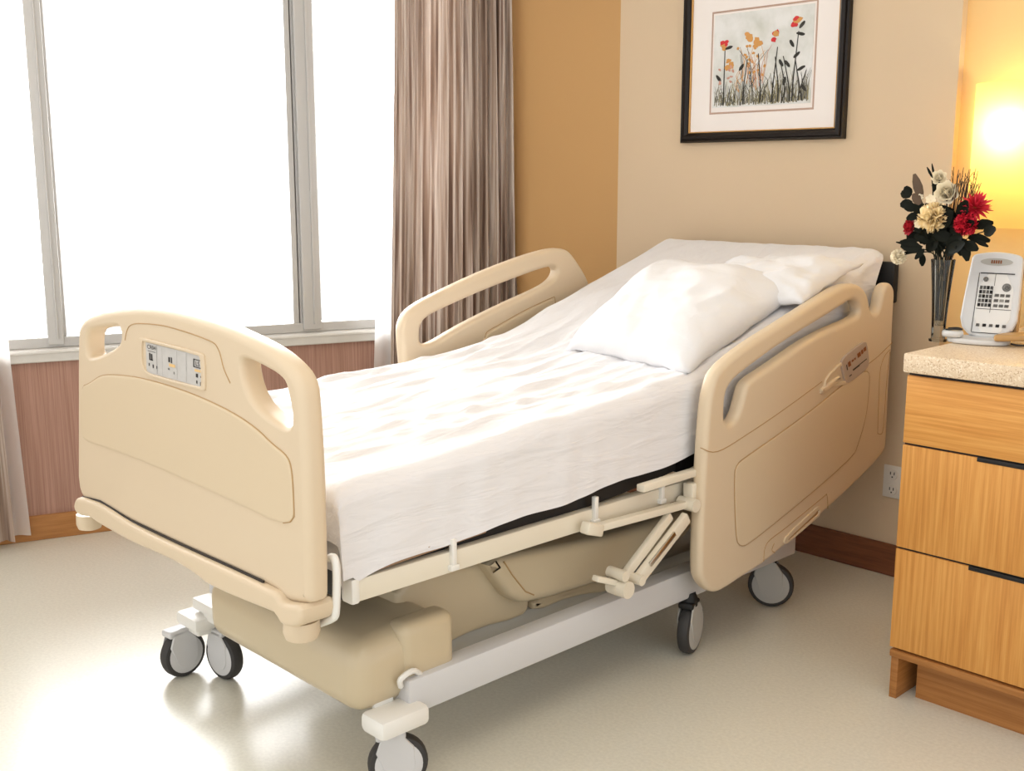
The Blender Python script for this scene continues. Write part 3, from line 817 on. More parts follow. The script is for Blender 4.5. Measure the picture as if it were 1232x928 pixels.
for k in range(22):
    bm = NB(); tpx = 1146+k*1.55+sr.uniform(-2, 2); head = vp(tpx, sr.uniform(200, 222), sr.uniform(-.01, .03))
    b = V((vb.x+.004, YV, vtop-.05)); m = vp(1141+k*1.1, 262, .005)
    pts = curve([b, m, head], 6)
    tube(bm, pts, .001, 5, taper=[.0016-.0009*i/(len(pts)-1) for i in range(len(pts))])
    for q in range(3):
        p0 = m.lerp(head, .45+.18*q); tube(bm, [p0, p0+V((sr.uniform(-.008, .008), sr.uniform(-.006, .006), .014))], .0007, 4)
    obj('twig', bm, TWIGD if k % 3 else TWIG, bt)

# ------------------------------------------------------------------ the bed
XL, XRR = -2.40, -1.60                         # mattress sides
bed = thing('hospital_bed', 'beige adjustable hospital bed on casters with raised head end', 'bed', (-2.0, 2.0, 0))
def part(name, bm, m, parent=bed, label=None, **k):
    o = obj(name, bm, m, parent, **k)
    if label: o['label'] = label
    return o

# footboard: outline read on its own plane
YFB = 1.0
def fb(px, py): p = at_y(px, py, YFB); return (p.x, p.z)
def fbm(u, v, w): return Vector((u, YFB+w, v))
FB_OUT = [(92, 602), (92, 520), (92, 404), (94, 392), (101, 382), (118, 375.5), (138, 371.3), (167, 369), (202, 373), (241, 383.6), (280, 398), (319, 417.6), (348, 437), (366, 452), (374.5, 468), (376.5, 486), (380, 534), (383, 600), (386, 723), (384, 729), (351, 726), (340, 719), (331, 711), (286, 690), (222, 661), (157, 630), (121, 608)]
FB_H1 = [(103, 404), (110, 396), (140, 392.5), (145, 397), (144.5, 413), (128, 424), (111, 430.5), (103.5, 428)]
FB_H2 = [(292.5, 437), (299, 434), (315, 441), (345, 458), (350, 474), (356, 505), (353, 517), (342, 515), (316, 496), (300, 474)]
FB_H2 = [(p[0]-5, p[1]-2) for p in FB_H2]
bm = NB(); panel(bm, [[fb(p[0]-14*max(0, min(1, (p[0]-335)/40)), p[1]) for p in FB_OUT], [fb(*p) for p in FB_H1], [fb(*p) for p in FB_H2]], 0, .046, .016, fbm, seg=5, sup=.0015, hole=.6)
foot = part('footboard', bm, BEIGE)
def zoom1(x, y): return (60+x*.32316, 340+y*.32316)
FB_P = [zoom1(*p) for p in [(116, 560), (116, 388), (150, 376), (190, 345), (240, 343), (330, 352), (450, 385), (560, 425), (680, 482), (770, 542), (830, 602), (880, 640), (900, 680), (908, 780), (912, 925), (700, 820), (500, 730), (300, 645), (200, 612), (135, 590)]]
bm = NB(); panel(bm, [[fb(*p) for p in FB_P]], -.003, .01, .003, fbm, seg=2); part('raised_panel', bm, BEIGE2, foot)
def seam(bm, pts, fn, w, r=.0012): tube(bm, curve([fn(p[0], p[1], w) for p in pts], 5), r, 6)
bm = NB(); lp = chaikin([Vector(fb(*p)) for p in FB_P], 2); tube(bm, [fbm(p.x, p.y, -.0004) for p in lp[3:56]], .0013, 6); 
seam(bm, [fb(*zoom1(*p)) for p in [(280, 215), (286, 185), (300, 160), (340, 153), (440, 165), (590, 215), (628, 250), (648, 320), (672, 375)]], fbm, -.0002)
part('seam_line', bm, SEAM, foot)
FB_D = [zoom1(*p) for p in [(336, 205), (345, 204), (570, 262), (580, 275), (584, 400), (575, 404), (380, 352), (350, 335), (336, 300)]]
bm = NB(); l0 = [fb(*p) for p in FB_D]; l1 = [(l0[0][0]*.0+p[0], p[1]) for p in l0]
cxd = sum(p[0] for p in l0)/len(l0); czd = sum(p[1] for p in l0)/len(l0)
hole = [(cxd+(p[0]-cxd)*.90, czd+(p[1]-czd)*.84) for p in l0]
panel(bm, [l0, hole], -.004, .004, .0018, fbm, seg=3, smooth_it=1, step=.004, sup=.0004, bev_back=.001)
cp = part('control_panel', bm, BEIGE, foot)
bm = NB()
dq = [fb(*zoom1(*p)) for p in [(358, 222), (573, 276), (573, 392), (362, 334)]]
vs = [bm.verts.new(fbm(p[0], p[1], -.0008)) for p in dq]; bm.faces.new(vs)
def dpt(u, v):                                 # bilinear in the display: u left-right, v top-down
    a = Vector(dq[0]).lerp(Vector(dq[1]), u); b = Vector(dq[3]).lerp(Vector(dq[2]), u); return a.lerp(b, v)
def dmark(u0, v0, u1, v1, mi, w=-.0014):
    vs = [bm.verts.new(fbm(*dpt(a, b), w)) for a, b in ((u0, v0), (u1, v0), (u1, v1), (u0, v1))]; bm.faces.new(vs).material_index = mi
for (u0, v0, u1, v1) in ((.41, .30, .44, .46), (.455, .29, .475, .47),
                         (.05, .66, .065, .76), (.12, .68, .14, .80), (.19, .70, .205, .80), (.88, .60, .915, .72), (.955, .64, .985, .70), (.885, .82, .905, .92), (.95, .84, .975, .96)): dmark(u0, v0, u1, v1, 1)
for (u0, v0, u1, v1) in ((.04, .255, .18, .27), (.06, .32, .085, .52), (.095, .34, .12, .56), (.06, .52, .13, .56)): dmark(u0, v0, u1, v1, 1)
for (u0, v0, u1, v1) in ((.42, .50, .53, .60), (.86, .46, .96, .54)): dmark(u0, v0, u1, v1, 2)
for (u0, v0, u1, v1) in ((.84, .14, .99, .17), (.84, .38, .99, .41), (.84, .14, .855, .41), (.975, .14, .99, .41)): dmark(u0, v0, u1, v1, 1, -.0016)
for (u0, v0, u1, v1) in ((.20, .02, .205, .96), (.30, .03, .302, .96), (.56, .03, .563, .96), (.72, .03, .723, .96), (.40, .66, .43, .72), (.50, .74, .515, .82)): dmark(u0, v0, u1, v1, 3)
# lettering on the display
def letters(txt, size, place):
    cu = bpy.data.curves.new('lettering', 'FONT'); cu.body = txt; cu.size = size
    ob = bpy.data.objects.new('lettering', cu); C.objects.link(ob)
    dg = bpy.context.evaluated_depsgraph_get(); me = bpy.data.meshes.new_from_object(ob.evaluated_get(dg))
    fs = [[tuple(me.vertices[i].co) for i in p.vertices] for p in me.polygons]
    bpy.data.objects.remove(ob); bpy.data.curves.remove(cu); bpy.data.meshes.remove(me)
    for f in fs:
        vs = [bm.verts.new(place(c[0], c[1])) for c in f]
        bm.faces.new(vs).material_index = 1
letters('CR04', 1, lambda x, y: fbm(*dpt(.03+x*.068, .19-y*.19), -.0016))
letters('LS', 1, lambda x, y: fbm(*dpt(.875+x*.075, .35-y*.22), -.0018))
part('display', bm, [DISPLAY, INK, INKO, INKG], cp, 'grey display with dark symbols', smooth=False)

# bumper strip under the footboard, with its end feet
def zoom2(x, y): return (60+x*.32316, 580+y*.32316)
YB0 = .985
def fbb(px, py): p = at_y(px, py, YB0); return (p.x, p.z)
def bbm(u, v, w): return Vector((u, YB0+w, v))
BUMP = [zoom2(*p) for p in [(84, 100), (88, 66), (100, 57), (160, 78), (190, 92), (300, 166), (500, 260), (700, 350), (830, 412), (858, 412), (878, 440), (905, 456), (1000, 462), (1012, 470), (1014, 520), (1000, 545), (940, 545), (885, 532), (858, 500), (840, 490), (700, 440), (580, 385), (545, 352), (450, 292), (300, 228), (215, 180), (165, 150), (140, 130), (100, 128)]]
bm = NB(); panel(bm, [[fbb(p[0]-26*max(0, min(1, (p[0]-325)/50)), p[1]) for p in BUMP]], 0, .075, .010, bbm, seg=4, smooth_it=2, sup=.0006, step=.012)
part('bumper', bm, BEIGE)
bm = NB(); tube(bm, [Vector((fb(*p)[0], YFB-.001, fb(*p)[1]+.006)) for p in [(100, 601), (121, 606), (157, 629), (222, 660), (286, 689), (318, 704)]], .0022, 6); part('gap_strip', bm, DARKGAP)
for p, q in ((zoom2(148, 150), .032), (zoom2(938, 552), .036)):
    c = at_y(p[0], p[1], YB0+.035)+Vector((0, 0, .006))
    bm = NB(); lathe(bm, [(q*.55, -.022), (q*.8, -.019), (q*.92, -.008), (q*.9, .015)], c, 20); part('bumper_foot', bm, BEIGE)

# white bracket behind the footboard corner
bm = NB()
p0 = at_x(396, 668, -1.56); 
tube(bm, curve([at_y(396, 672, 1.06), at_y(402, 672, 1.06), at_y(405, 690, 1.06), at_y(404, 735, 1.06), at_y(400, 744, 1.06), at_y(386, 750, 1.06)], 5), .0075, 10)
part('corner_bracket', bm, WHITEP, None or bed)

# sheet/mattress height along the bed
KN = [(.9, .640), (1.1, .650), (1.6, .688), (2.0, .715), (2.25, .752), (2.6, .862), (3.05, 1.012), (3.3, 1.09)]
def ztop(y):
    for i in range(len(KN)-1):
        if y <= KN[i+1][0] or i == len(KN)-2:
            p0 = KN[max(i-1, 0)]; p1 = KN[i]; p2 = KN[i+1]; p3 = KN[min(i+2, len(KN)-1)]
            t = (y-p1[0])/(p2[0]-p1[0]); h = p2[0]-p1[0]
            m1 = (p2[1]-p0[1])/(p2[0]-p0[0])*h; m2 = (p3[1]-p1[1])/(p3[0]-p1[0])*h
            return (2*t**3-3*t*t+1)*p1[1]+(t**3-2*t*t+t)*m1+(-2*t**3+3*t*t)*p2[1]+(t**3-t*t)*m2
Y0M, Y1M = 1.10, 3.045
# upper frame: side tubes, deck slabs
zfr = .455
for X in (XRR-.012, XL+.012):
    bm = NB()
    ya = at_x(420, 700, XRR).y
    bar(bm, (X, 1.14, zfr), (X, 2.35, zfr), .03, .045, .004)
    part('side_tube', bm, CREAM)
for X in (XRR-.012, XL+.012):
    bm = NB(); box(bm, (X, 1.135, zfr), (.036, .02, .05), None, .006); part('tube_end_cap', bm, WHITEP)
for y in (1.2, 1.75, 2.3):
    bm = NB(); bar(bm, (XL+.03, y, zfr), (XRR-.03, y, zfr), .04, .035, .003, up=(0, 0, 1)); part('cross_bar', bm, CREAM)
def prof_slab(bm, y0, y1, d0, d1, x0, x1, n=10, mi=0):
    R = []
    for i in range(n+1):
        y = y0+(y1-y0)*i/n; z = ztop(y)
        R.append([bm.verts.new((x, y, z-dd)) for x, dd in ((x0, d0), (x1, d0), (x1, d1), (x0, d1))])
    for i in range(n):
        for k in range(4): bm.faces.new((R[i][k], R[i][(k+1) % 4], R[i+1][(k+1) % 4], R[i+1][k])).material_index = mi
    bm.faces.new(R[0]).material_index = mi; bm.faces.new(R[-1][::-1]).material_index = mi
# base deck follows the mattress
bm = NB(); prof_slab(bm, 1.13, 2.1, .152, .222, XL+.01, XRR-.015); part('deck_section', bm, BLACK)
bm = NB(); prof_slab(bm, 2.12, 3.03, .152, .235, XL+.01, XRR-.015); part('deck_section', bm, BLACK)
for (ya, yb) in ((1.18, 1.46), (1.5, 1.63)):
    bm = NB(); bar(bm, (XRR-.006, ya, ztop(ya)-.165), (XRR-.006, yb, ztop(yb)-.175), .022, .016, .003)
    part('deck_trim', bm, TICKB, bed, 'brown edge trim below the sheet')
for px, py in ((545, 665), (716, 612), (796, 588)):
    p = at_x(px, py, XRR+.006); bm = NB()
    bar(bm, (XRR+.006, p.y, p.z-.028), (XRR+.006, p.y, p.z+.028), .012, .012, .002, up=(0, 1, 0))
    box(bm, (XRR+.004, p.y, p.z-.03), (.02, .022, .012), None, .002)
    part('strap_clip', bm, WHITEP)

bm = NB(); box(bm, (-1.972, 3.066, .90), (.80, .03, .12), None, .006); part('head_panel', bm, BLACK)
# ---- mattress and bedding (things of their own)
bm = NB(); n = 26; R = []
for i in range(n+1):
    y = Y0M+.012+(Y1M-Y0M-.03)*i/n; z = ztop(y)-.012
    e = .02 if 0 < i < n else .035
    ring = []
    for (x, dz) in ((XL+.015, .03), (XL+.02, .012), (XL+.035, .002), (XL+.06, 0), (-2.0, 0), (XRR-.06, 0), (XRR-.035, .002), (XRR-.02, .012), (XRR-.015, .03), (XRR-.015, .125), (XRR-.03, .148), (XL+.03, .148), (XL+.015, .125)):
        ring.append(bm.verts.new((x, y, z-dz)))
    R.append(ring)
for i in range(n):
    for k in range(13): bm.faces.new((R[i][k], R[i][(k+1) % 13], R[i+1][(k+1) % 13], R[i+1][k]))
bm.faces.new(R[0]); bm.faces.new(R[-1][::-1])
tag(obj('mattress', bm, MATTR), 'grey mattress under the white sheet on the hospital bed', 'mattress')

def hem(y):                                    # drop of the right-hand hem, measured down from the mattress top
    base = .182-.006*math.sin(y*7)+.004*math.sin(y*19+1) + .02*math.exp(-((y-1.10)/.09)**2)
    return base + max(0, (y-1.6))*.045
bm = NB(); NXT, NYT = 150, 170
RC = .035
def wrap(a, over):
    """a: distance past the edge line; returns (outward, drop) round a soft edge"""
    if a <= 0: return 0, 0
    L = RC*PI/2
    if a < L:
        th = a/RC; return RC*math.sin(th), RC*(1-math.cos(th))
    return RC + (a-L)*.03, RC + (a-L)
G = []
wl, wf, wh = .16, .125, .03
for j in range(NYT+1):
    t = -wf + (Y1M-Y0M+wf+wh-2*RC)*j/NYT         # along, from the foot hang to the head hang
    row = []
    for i in range(NXT+1):
        y_in = Y0M+RC+max(0, min(t, Y1M-Y0M-2*RC))
        s = -wl + (XRR-XL-2*RC+wl+hem(y_in)+.01)*i/NXT
        a_r = s-(XRR-XL-2*RC); a_l = -s; b_f = -t; b_h = t-(Y1M-Y0M-2*RC)
        x = XL+RC+max(0, min(s, XRR-XL-2*RC)); y = y_in
        oR, dR = wrap(a_r, 0); oL, dL = wrap(a_l, 0); oF, dF = wrap(b_f, 0); oH, dH = wrap(b_h, 0)
        dx = oR-oL; dy = oH-oF
        side = max(dR, dL); end = max(dF, dH)
        drop = math.hypot(side, end) if (side > 0 and end > 0) else max(side, end)
        if side > 0 and end > 0:
            k = min(side, end)*.22
            dx += k if dR > 0 else -k; dy += -k*.15 if dF > 0 else k*.3
            drop *= .93
        z = ztop(y)-drop
        # wrinkles
        w = 0
        topm = 1 if drop < .004 else max(0, 1-drop/.06)
        v1 = noise.noise(Vector((x*13, y*2.6, 3.1)))
        v2 = noise.noise(Vector((x*24+y*5, y*4.5, 7.7)))
        v3 = 1-abs(noise.noise(Vector((x*9-y*2, y*1.5, 1.3))))*2
        fade = 1 if y < 2.2 else max(.25, 1-(y-2.2)*1.4)
        v4 = 1-abs(noise.noise(Vector((x*17+y*3, y*3.2, 5.5))))*2
        w = (v1*.007+v2*.005+max(0, v3-.5)*.02+max(0, v4-.5)*.012)*topm*fade
        z += w
        if drop > .02:
            fold = noise.noise(Vector((y*6.5, drop*2.2, 4.2)))*.009*min(1, drop/.12) + noise.noise(Vector((y*16+drop*3, drop*3, 9))) * .004
            if dR > .02: dx += fold+.004
            if dF > .02: dy += noise.noise(Vector((x*8, drop*2, 2.2)))*.006
            if dR > .0 and y_in > 2.85: dy -= dR*.5*(y_in-2.85)/.15
            if dL > .02: dx -= abs(fold)*.4
        row.append(bm.verts.new((x+dx, y+dy, z)))
    G.append(row)
for j in range(NYT):
    for i in range(NXT): bm.faces.new((G[j][i], G[j][i+1], G[j+1][i+1], G[j+1][i]))
tag(obj('bed_sheet', bm, SHEET, None, True, 0), 'rumpled white sheet draped over the mattress of the hospital bed', 'sheet')

def pillow(name, label, c, ax, ay, up, W, L, T, seed, corners=None):
    """cushion: closed grid, thick middle, thin welted edge with pulled-out corners"""
    bm = NB(); N = 44; top = []; bot = []
    ax = ax.normalized(); up = up.normalized(); ay = up.cross(ax).normalized()
    for j in range(N+1):
        rt, rb = [], []
        for i in range(N+1):
            u = 2*i/N-1; v = 2*j/N-1
            eu = 1-abs(u)**2.6; ev = 1-abs(v)**2.6
            prof = max(0, eu*ev)**.48
            pin = 1-.07*(1-abs(u)**2)*abs(v)**3; pinv = 1-.07*(1-abs(v)**2)*abs(u)**3
            p = c + ax*(u*W/2*pinv) + ay*(v*L/2*pin)
            if corners:
                a_, b_ = (u*pinv+1)/2, (v*pin+1)/2
                p = corners[0].lerp(corners[1], a_).lerp(corners[3].lerp(corners[2], a_), b_)
            q = Vector((u*3+seed, v*3, seed*1.7))
            wr = noise.noise(q*.7)*.016 + noise.noise(q*2.2)*.003 + (1-abs(noise.noise(q*1.1+Vector((4, 2, 1))))*2)*.009*(abs(u)**1.2+.2)
            hz = T*.62*prof + wr*prof**.7
            lo = -T*.30*prof
            ed = noise.noise(Vector((u*4+seed, v*4, 2)))*.012*(1-prof)
            rt.append(bm.verts.new(p+up*(hz+ed))); rb.append(None if i in (0, N) or j in (0, N) else bm.verts.new(p+up*(lo+ed)))
        top.append(rt); bot.append(rb)
    for j in range(N+1):
        for i in range(N+1):
            if bot[j][i] is None: bot[j][i] = top[j][i]
    for j in range(N):
        for i in range(N):
            bm.faces.new((top[j][i], top[j][i+1], top[j+1][i+1], top[j+1][i]))
            vs = [bot[j][i], bot[j+1][i], bot[j+1][i+1], bot[j][i+1]]
            if len({id(v) for v in vs}) == 4:
                try: bm.faces.new(vs)
                except ValueError: pass
    return tag(obj(name, bm, PILLOW, None, True, 0), label, 'pillow', 'white pillows on the bed')
# incline of the head section
inc = Vector((0, .8, ztop(3.0)-ztop(2.2))).normalized(); incn = Vector((1, 0, 0)).cross(inc)
def on_inc(px, py, lift=0):
    return at_plane(px, py, Vector((0, 2.5, ztop(2.5)+lift)), incn)
pl = [on_inc(680, 420, .025), on_inc(826, 450, .025), on_inc(974, 346, .025), on_inc(793, 318, .025)]
pcn = sum(pl, Vector())/4
pax = ((pl[1]-pl[0])+(pl[2]-pl[3]))/2; pay = ((pl[3]-pl[0])+(pl[2]-pl[1]))/2
PILL = [round(v, 3) for p in pl for v in p]
pillow('pillow', 'plump white pillow lying in front near the bed centre', pcn+incn*.04, pax, pay, pax.cross(pay), pax.length*1.02, pay.length*1.02, .145, 2.3, pl)
p2 = [on_inc(850, 366, .02), on_inc(966, 372, .02), on_inc(1040, 322, .02), on_inc(872, 322, .02)]
pc2 = sum(p2, Vector())/4
pillow('pillow', 'flatter white pillow at the head behind the plump one', pc2+incn*.025, V((1, -.05, 0)), None, incn, .46, .29, .08, 6.1, [q_+incn*.012 for q_ in p2])

# ---- side rails
def make_rail(X, sgn):
    """X: plane of the outer face; w grows inwards (towards the mattress) * sgn"""
    def q(px, py): p = at_x(px, py, X); return (p.y, p.z)
    return q, (lambda u, v, w: Vector((X+sgn*w, u, v)))
XRAIL = -1.535
rq, rfn = make_rail(XRAIL, -1)
def z5(x, y): return (810+x*.4525, 310+y*.4525)
R_OUT = [(57, 840), (66, 865), (80, 884), (97, 893), (122, 889), (180, 850), (240, 812), (320, 750), (400, 682), (480, 608), (566, 520), (570, 480), (576, 330), (585, 220), (588, 140), (592, 92), (586, 72), (578, 66), (566, 74), (558, 92), (553, 120), (548, 140), (538, 152), (528, 145), (524, 122), (520, 100), (506, 76), (476, 67), (430, 84), (300, 169), (180, 239), (112, 298), (92, 340), (82, 390), (73, 500), (65, 640)]
R_H = [(138, 415), (141, 370), (150, 342), (180, 310), (300, 222), (420, 150), (472, 114), (488, 114), (498, 138), (494, 154), (470, 168), (380, 205), (260, 290), (205, 325), (192, 350), (182, 395), (168, 432), (150, 444), (140, 436)]
bm = NB(); panel(bm, [[rq(*z5(p[0]+(13 if p[0] < 100 else 8 if p[0] < 250 else 0), p[1])) for p in R_OUT], [rq(*z5(*p)) for p in R_H]], 0, .038, .014, rfn, seg=5)
railR = part('side_rail', bm, BEIGE, bed, 'side rail nearest the drawer cabinet')
R_P = [(160, 575), (168, 550), (185, 535), (300, 455), (385, 392), (440, 345), (520, 290), (520, 340), (512, 420), (492, 490), (475, 535), (200, 764), (176, 768), (165, 750)]
bm = NB(); panel(bm, [[rq(*z5(*p)) for p in R_P]], -.003, .01, .003, rfn, seg=2, smooth_it=2); part('raised_panel', bm, BEIGE2, railR)
bm = NB(); lp = [Vector(rq(*z5(*p))) for p in R_P]; lp = resample(chaikin(lp, 2), .012); tube(bm, [rfn(p.x, p.y, -.0016) for p in lp+lp[:1]], .0012, 6)
seam(bm, [rq(*z5(*p)) for p in [(72, 506), (118, 516), (200, 468), (300, 400), (395, 330)]], rfn, -.0002)
seam(bm, [rq(*z5(*p)) for p in [(516, 285), (545, 262), (582, 226)]], rfn, -.0002)
seam(bm, [rq(*z5(*p)) for p in [(543, 468), (546, 380), (550, 300), (562, 262), (576, 245)]], rfn, -.0002)
seam(bm, [rq(*z5(*p)) for p in [(543, 468), (556, 464), (562, 400), (568, 320), (576, 250)]], rfn, -.0002)
seam(bm, [rq(*z5(*p)) for p in [(240, 808), (243, 775), (256, 752), (300, 718), (395, 640), (408, 632), (411, 668)]], rfn, -.0002)
seam(bm, [rq(*z5(*p)) for p in [(268, 760), (262, 778), (270, 785)]], rfn, -.0002)
part('seam_line', bm, SEAM, railR)
# control recess with its display
RC_ = [(386, 362), (398, 345), (404, 318), (440, 282), (505, 222), (516, 236), (519, 292), (460, 338), (420, 342), (400, 362)]
bm = NB(); l0 = [rq(*z5(*p)) for p in RC_]
panel(bm, [l0, [rq(*z5(*p)) for p in [(398, 352), (408, 322), (446, 286), (502, 236), (509, 244), (512, 288), (458, 328), (418, 334)]]], -.005, .004, .0018, rfn, seg=3, smooth_it=1, step=.004, sup=.0004, bev_back=.001)
rcp = part('control_panel', bm, BEIGE, railR)
bm = NB(); panel(bm, [[rq(*z5(*p)) for p in [(388, 352), (394, 346), (438, 312), (440, 322), (420, 340), (394, 362)]]], -.008, .004, .003, rfn, seg=3, smooth_it=1, step=.004); part('finger_grip', bm, BEIGE, rcp)
bm = NB()
rd = [rq(*z5(*p)) for p in [(440, 272), (510, 216), (518, 290), (455, 340)]]
rdo = []
for k in range(4):
    a, b, c = Vector(rd[k-1]), Vector(rd[k]), Vector(rd[(k+1) % 4]); rdo += [b.lerp(a, .13), b.lerp(c, .13)]
panel(bm, [rdo], -.0062, .002, .0015, rfn, seg=2, smooth_it=1, step=.003, sup=.0005)
def rdp(u, v):
    a = Vector(rd[0]).lerp(Vector(rd[1]), u); b = Vector(rd[3]).lerp(Vector(rd[2]), u); return a.lerp(b, v)
def rmark(u0, v0, u1, v1, mi, w=-.007):
    vs = [bm.verts.new(rfn(*rdp(a, b), w)) for a, b in ((u0, v0), (u1, v0), (u1, v1), (u0, v1))]; bm.faces.new(vs).material_index = mi
for (u0, v0, u1, v1, c) in ((.13, .30, .16, .5, 1), (.20, .26, .30, .44, 2), (.34, .29, .42, .36, 2), (.44, .29, .5, .36, 2), (.57, .22, .70, .38, 2), (.72, .21, .80, .36, 2), (.82, .20, .92, .34, 2), (.16, .74, .26, .78, 1), (.32, .62, .90, .655, 1), (.34, .655, .6, .68, 1)): rmark(u0, v0, u1, v1, c)
part('display', bm, [DISPLAY2, INK, INKB], rcp, 'small grey display plate with brown marks')
# release grip in the lower edge
bm = NB(); panel(bm, [[rq(*z5(*p)) for p in [(292, 752), (300, 738), (378, 664), (389, 660), (390, 684), (378, 694), (304, 758), (294, 762)]], [rq(*z5(*p)) for p in [(302, 748), (374, 682), (384, 668), (386, 680), (374, 690), (306, 752)]]], -.004, .006, .001, rfn, seg=2, smooth_it=1, step=.004, sup=.0003)
part('release_grip', bm, BEIGE, railR)
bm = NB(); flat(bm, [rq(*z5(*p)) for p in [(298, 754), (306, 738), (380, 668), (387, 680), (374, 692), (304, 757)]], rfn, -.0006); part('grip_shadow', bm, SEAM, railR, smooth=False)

XRL = -2.455
lq, lfn0 = make_rail(XRL, -1)
def lfn(u, v, w): return lfn0(u+.03, v, w)
def z6(x, y): return (440+x*.5357, 270+y*.5357)
L_OUT = [(80, 420), (70, 330), (64, 262), (64, 225), (84, 190), (150, 155), (250, 108), (350, 70), (410, 54), (436, 56), (452, 68), (484, 118), (491, 140), (494, 170), (494, 230), (490, 260), (300, 400), (120, 500), (92, 480)]
L_H = [(104, 252), (107, 226), (122, 210), (150, 195), (250, 150), (350, 112), (398, 96), (414, 98), (418, 108), (408, 126), (380, 145), (300, 180), (200, 230), (135, 270), (115, 274), (106, 268)]
bm = NB(); panel(bm, [[lq(*z6(*p)) for p in L_OUT], [lq(*z6(*p)) for p in L_H]], 0, .04, .013, lfn, seg=5)
railL = part('side_rail', bm, BEIGE, bed, 'raised side rail by the curtain')
bm = NB()
seam(bm, [lq(*z6(*p)) for p in [(150, 318), (200, 292), (246, 266), (256, 244), (290, 224), (340, 196), (400, 168), (410, 168), (411, 205)]], lfn, -.0002)
seam(bm, [lq(*z6(*p)) for p in [(424, 192), (460, 172), (493, 152)]], lfn, -.0002)
part('seam_line', bm, SEAM, railL)
bm = NB(); panel(bm, [[lq(*z6(*p)) for p in [(256, 246), (290, 226), (340, 198), (400, 170), (408, 172), (409, 210), (260, 300), (160, 330), (200, 296), (246, 268)]]], -.003, .01, .003, lfn, seg=2); part('raised_panel', bm, BEIGE2, railL)

# ---- rail linkage on the near side
def lx(px, py, X=XRR+.03): return at_x(px, py, X)
bm = NB(); bar(bm, lx(703, 635), lx(722, 638), .026, .028, .005); bar(bm, lx(715, 636), lx(838, 603), .022, .018, .004)
bar(bm, lx(770, 588), lx(845, 565), .024, .018, .004); part('linkage_arm', bm, CREAM)
bm = NB(); bar(bm, lx(806, 620), lx(746, 700), .016, .024, .004); part('linkage_arm', bm, CREAM)
bm = NB(); bar(bm, lx(826, 622, XRR+.045), lx(766, 700, XRR+.045), .018, .030, .004); bar(bm, lx(812, 642, XRR+.056), lx(782, 680, XRR+.056), .005, .012, .001, mi=1); part('linkage_arm', bm, [CREAM, CHROME])
bm = NB(); bar(bm, lx(716, 696), lx(745, 702), .02, .014, .003)
tube(bm, [lx(741, 690)+V((-.02, 0, 0)), lx(741, 690)+V((.03, 0, 0))], .013, 14); tube(bm, [lx(743, 706)+V((-.02, 0, 0)), lx(743, 706)+V((.034, 0, 0))], .020, 16); tube(bm, [lx(757, 694)+V((-.02, 0, 0)), lx(757, 694)+V((.04, 0, 0))], .012, 14)
part('linkage_pivot', bm, CREAM)
bm = NB(); bar(bm, lx(832, 580), lx(832, 610), .03, .03, .004, up=(0, 1, 0)); tube(bm, [lx(826, 606)+V((-.02, 0, 0)), lx(826, 606)+V((.03, 0, 0))], .016, 14); part('rail_post', bm, CREAM)
bm = NB(); bar(bm, lx(838, 600)+V((0, .0, 0)), lx(838, 600)+V((.0, .5, .05)), .02, .06, .004); bar(bm, (XRR+.0, 2.5, .46), (XRAIL-.04, 2.5, .5), .05, .05, .004); part('rail_bracket', bm, BLACK)

# ---- base
XB = -1.64
bm = NB(); bar(bm, (XB, 1.27, .190), (XB, 2.66, .195), .05, .074, .004); part('base_rail', bm, GREYM)
bm = NB(); bar(bm, (-2.38, 1.27, .190), (-2.38, 2.66, .195), .05, .074, .004); part('base_rail', bm, GREYM)
bm = NB(); bar(bm, (-2.38, 1.235, .19), (-1.65, 1.235, .19), .05, .03, .006)
box(bm, (-1.622, 1.24, .160), (.075, .12, .042), None, .012)
box(bm, (-2.365, 1.222, .152), (.10, .08, .034), None, .011)
box(bm, (-2.27, 1.24, .172), (.14, .05, .03), None, .006)
part('foot_beam', bm, WHITEP)
bm = NB(); bar(bm, (-2.40, 2.60, .165), (-1.67, 2.60, .165), .08, .05, .01); part('head_beam', bm, WHITEP)
# moulded cover over the foot end of the base
bm = NB()
def cover(bm, x0, x1, y0, y1, z0, z1, bev, slope=0, seg=5):
    vs = box(bm, ((x0+x1)/2, (y0+y1)/2, (z0+z1)/2), (x1-x0, y1-y0, z1-z0), None, bev, seg)
    for v in vs:
        if v.co.z > (z0+z1)/2: v.co.z += slope*(v.co.y-y0)
cover(bm, -2.225, -1.64, 1.16, 1.40, .168, .315, .05, .10); part('base_cover', bm, BEIGE_D)
bm = NB(); cover(bm, -1.70, -1.632, 1.27, 1.41, .19, .335, .025); part('base_cover_end', bm, BEIGE_D)
bm = NB(); tube(bm, curve([(-1.632, 1.262, .215), (-1.622, 1.255, .236), (-1.622, 1.285, .244), (-1.63, 1.31, .226)], 5), .006, 8); part('rail_clamp', bm, WHITEP)
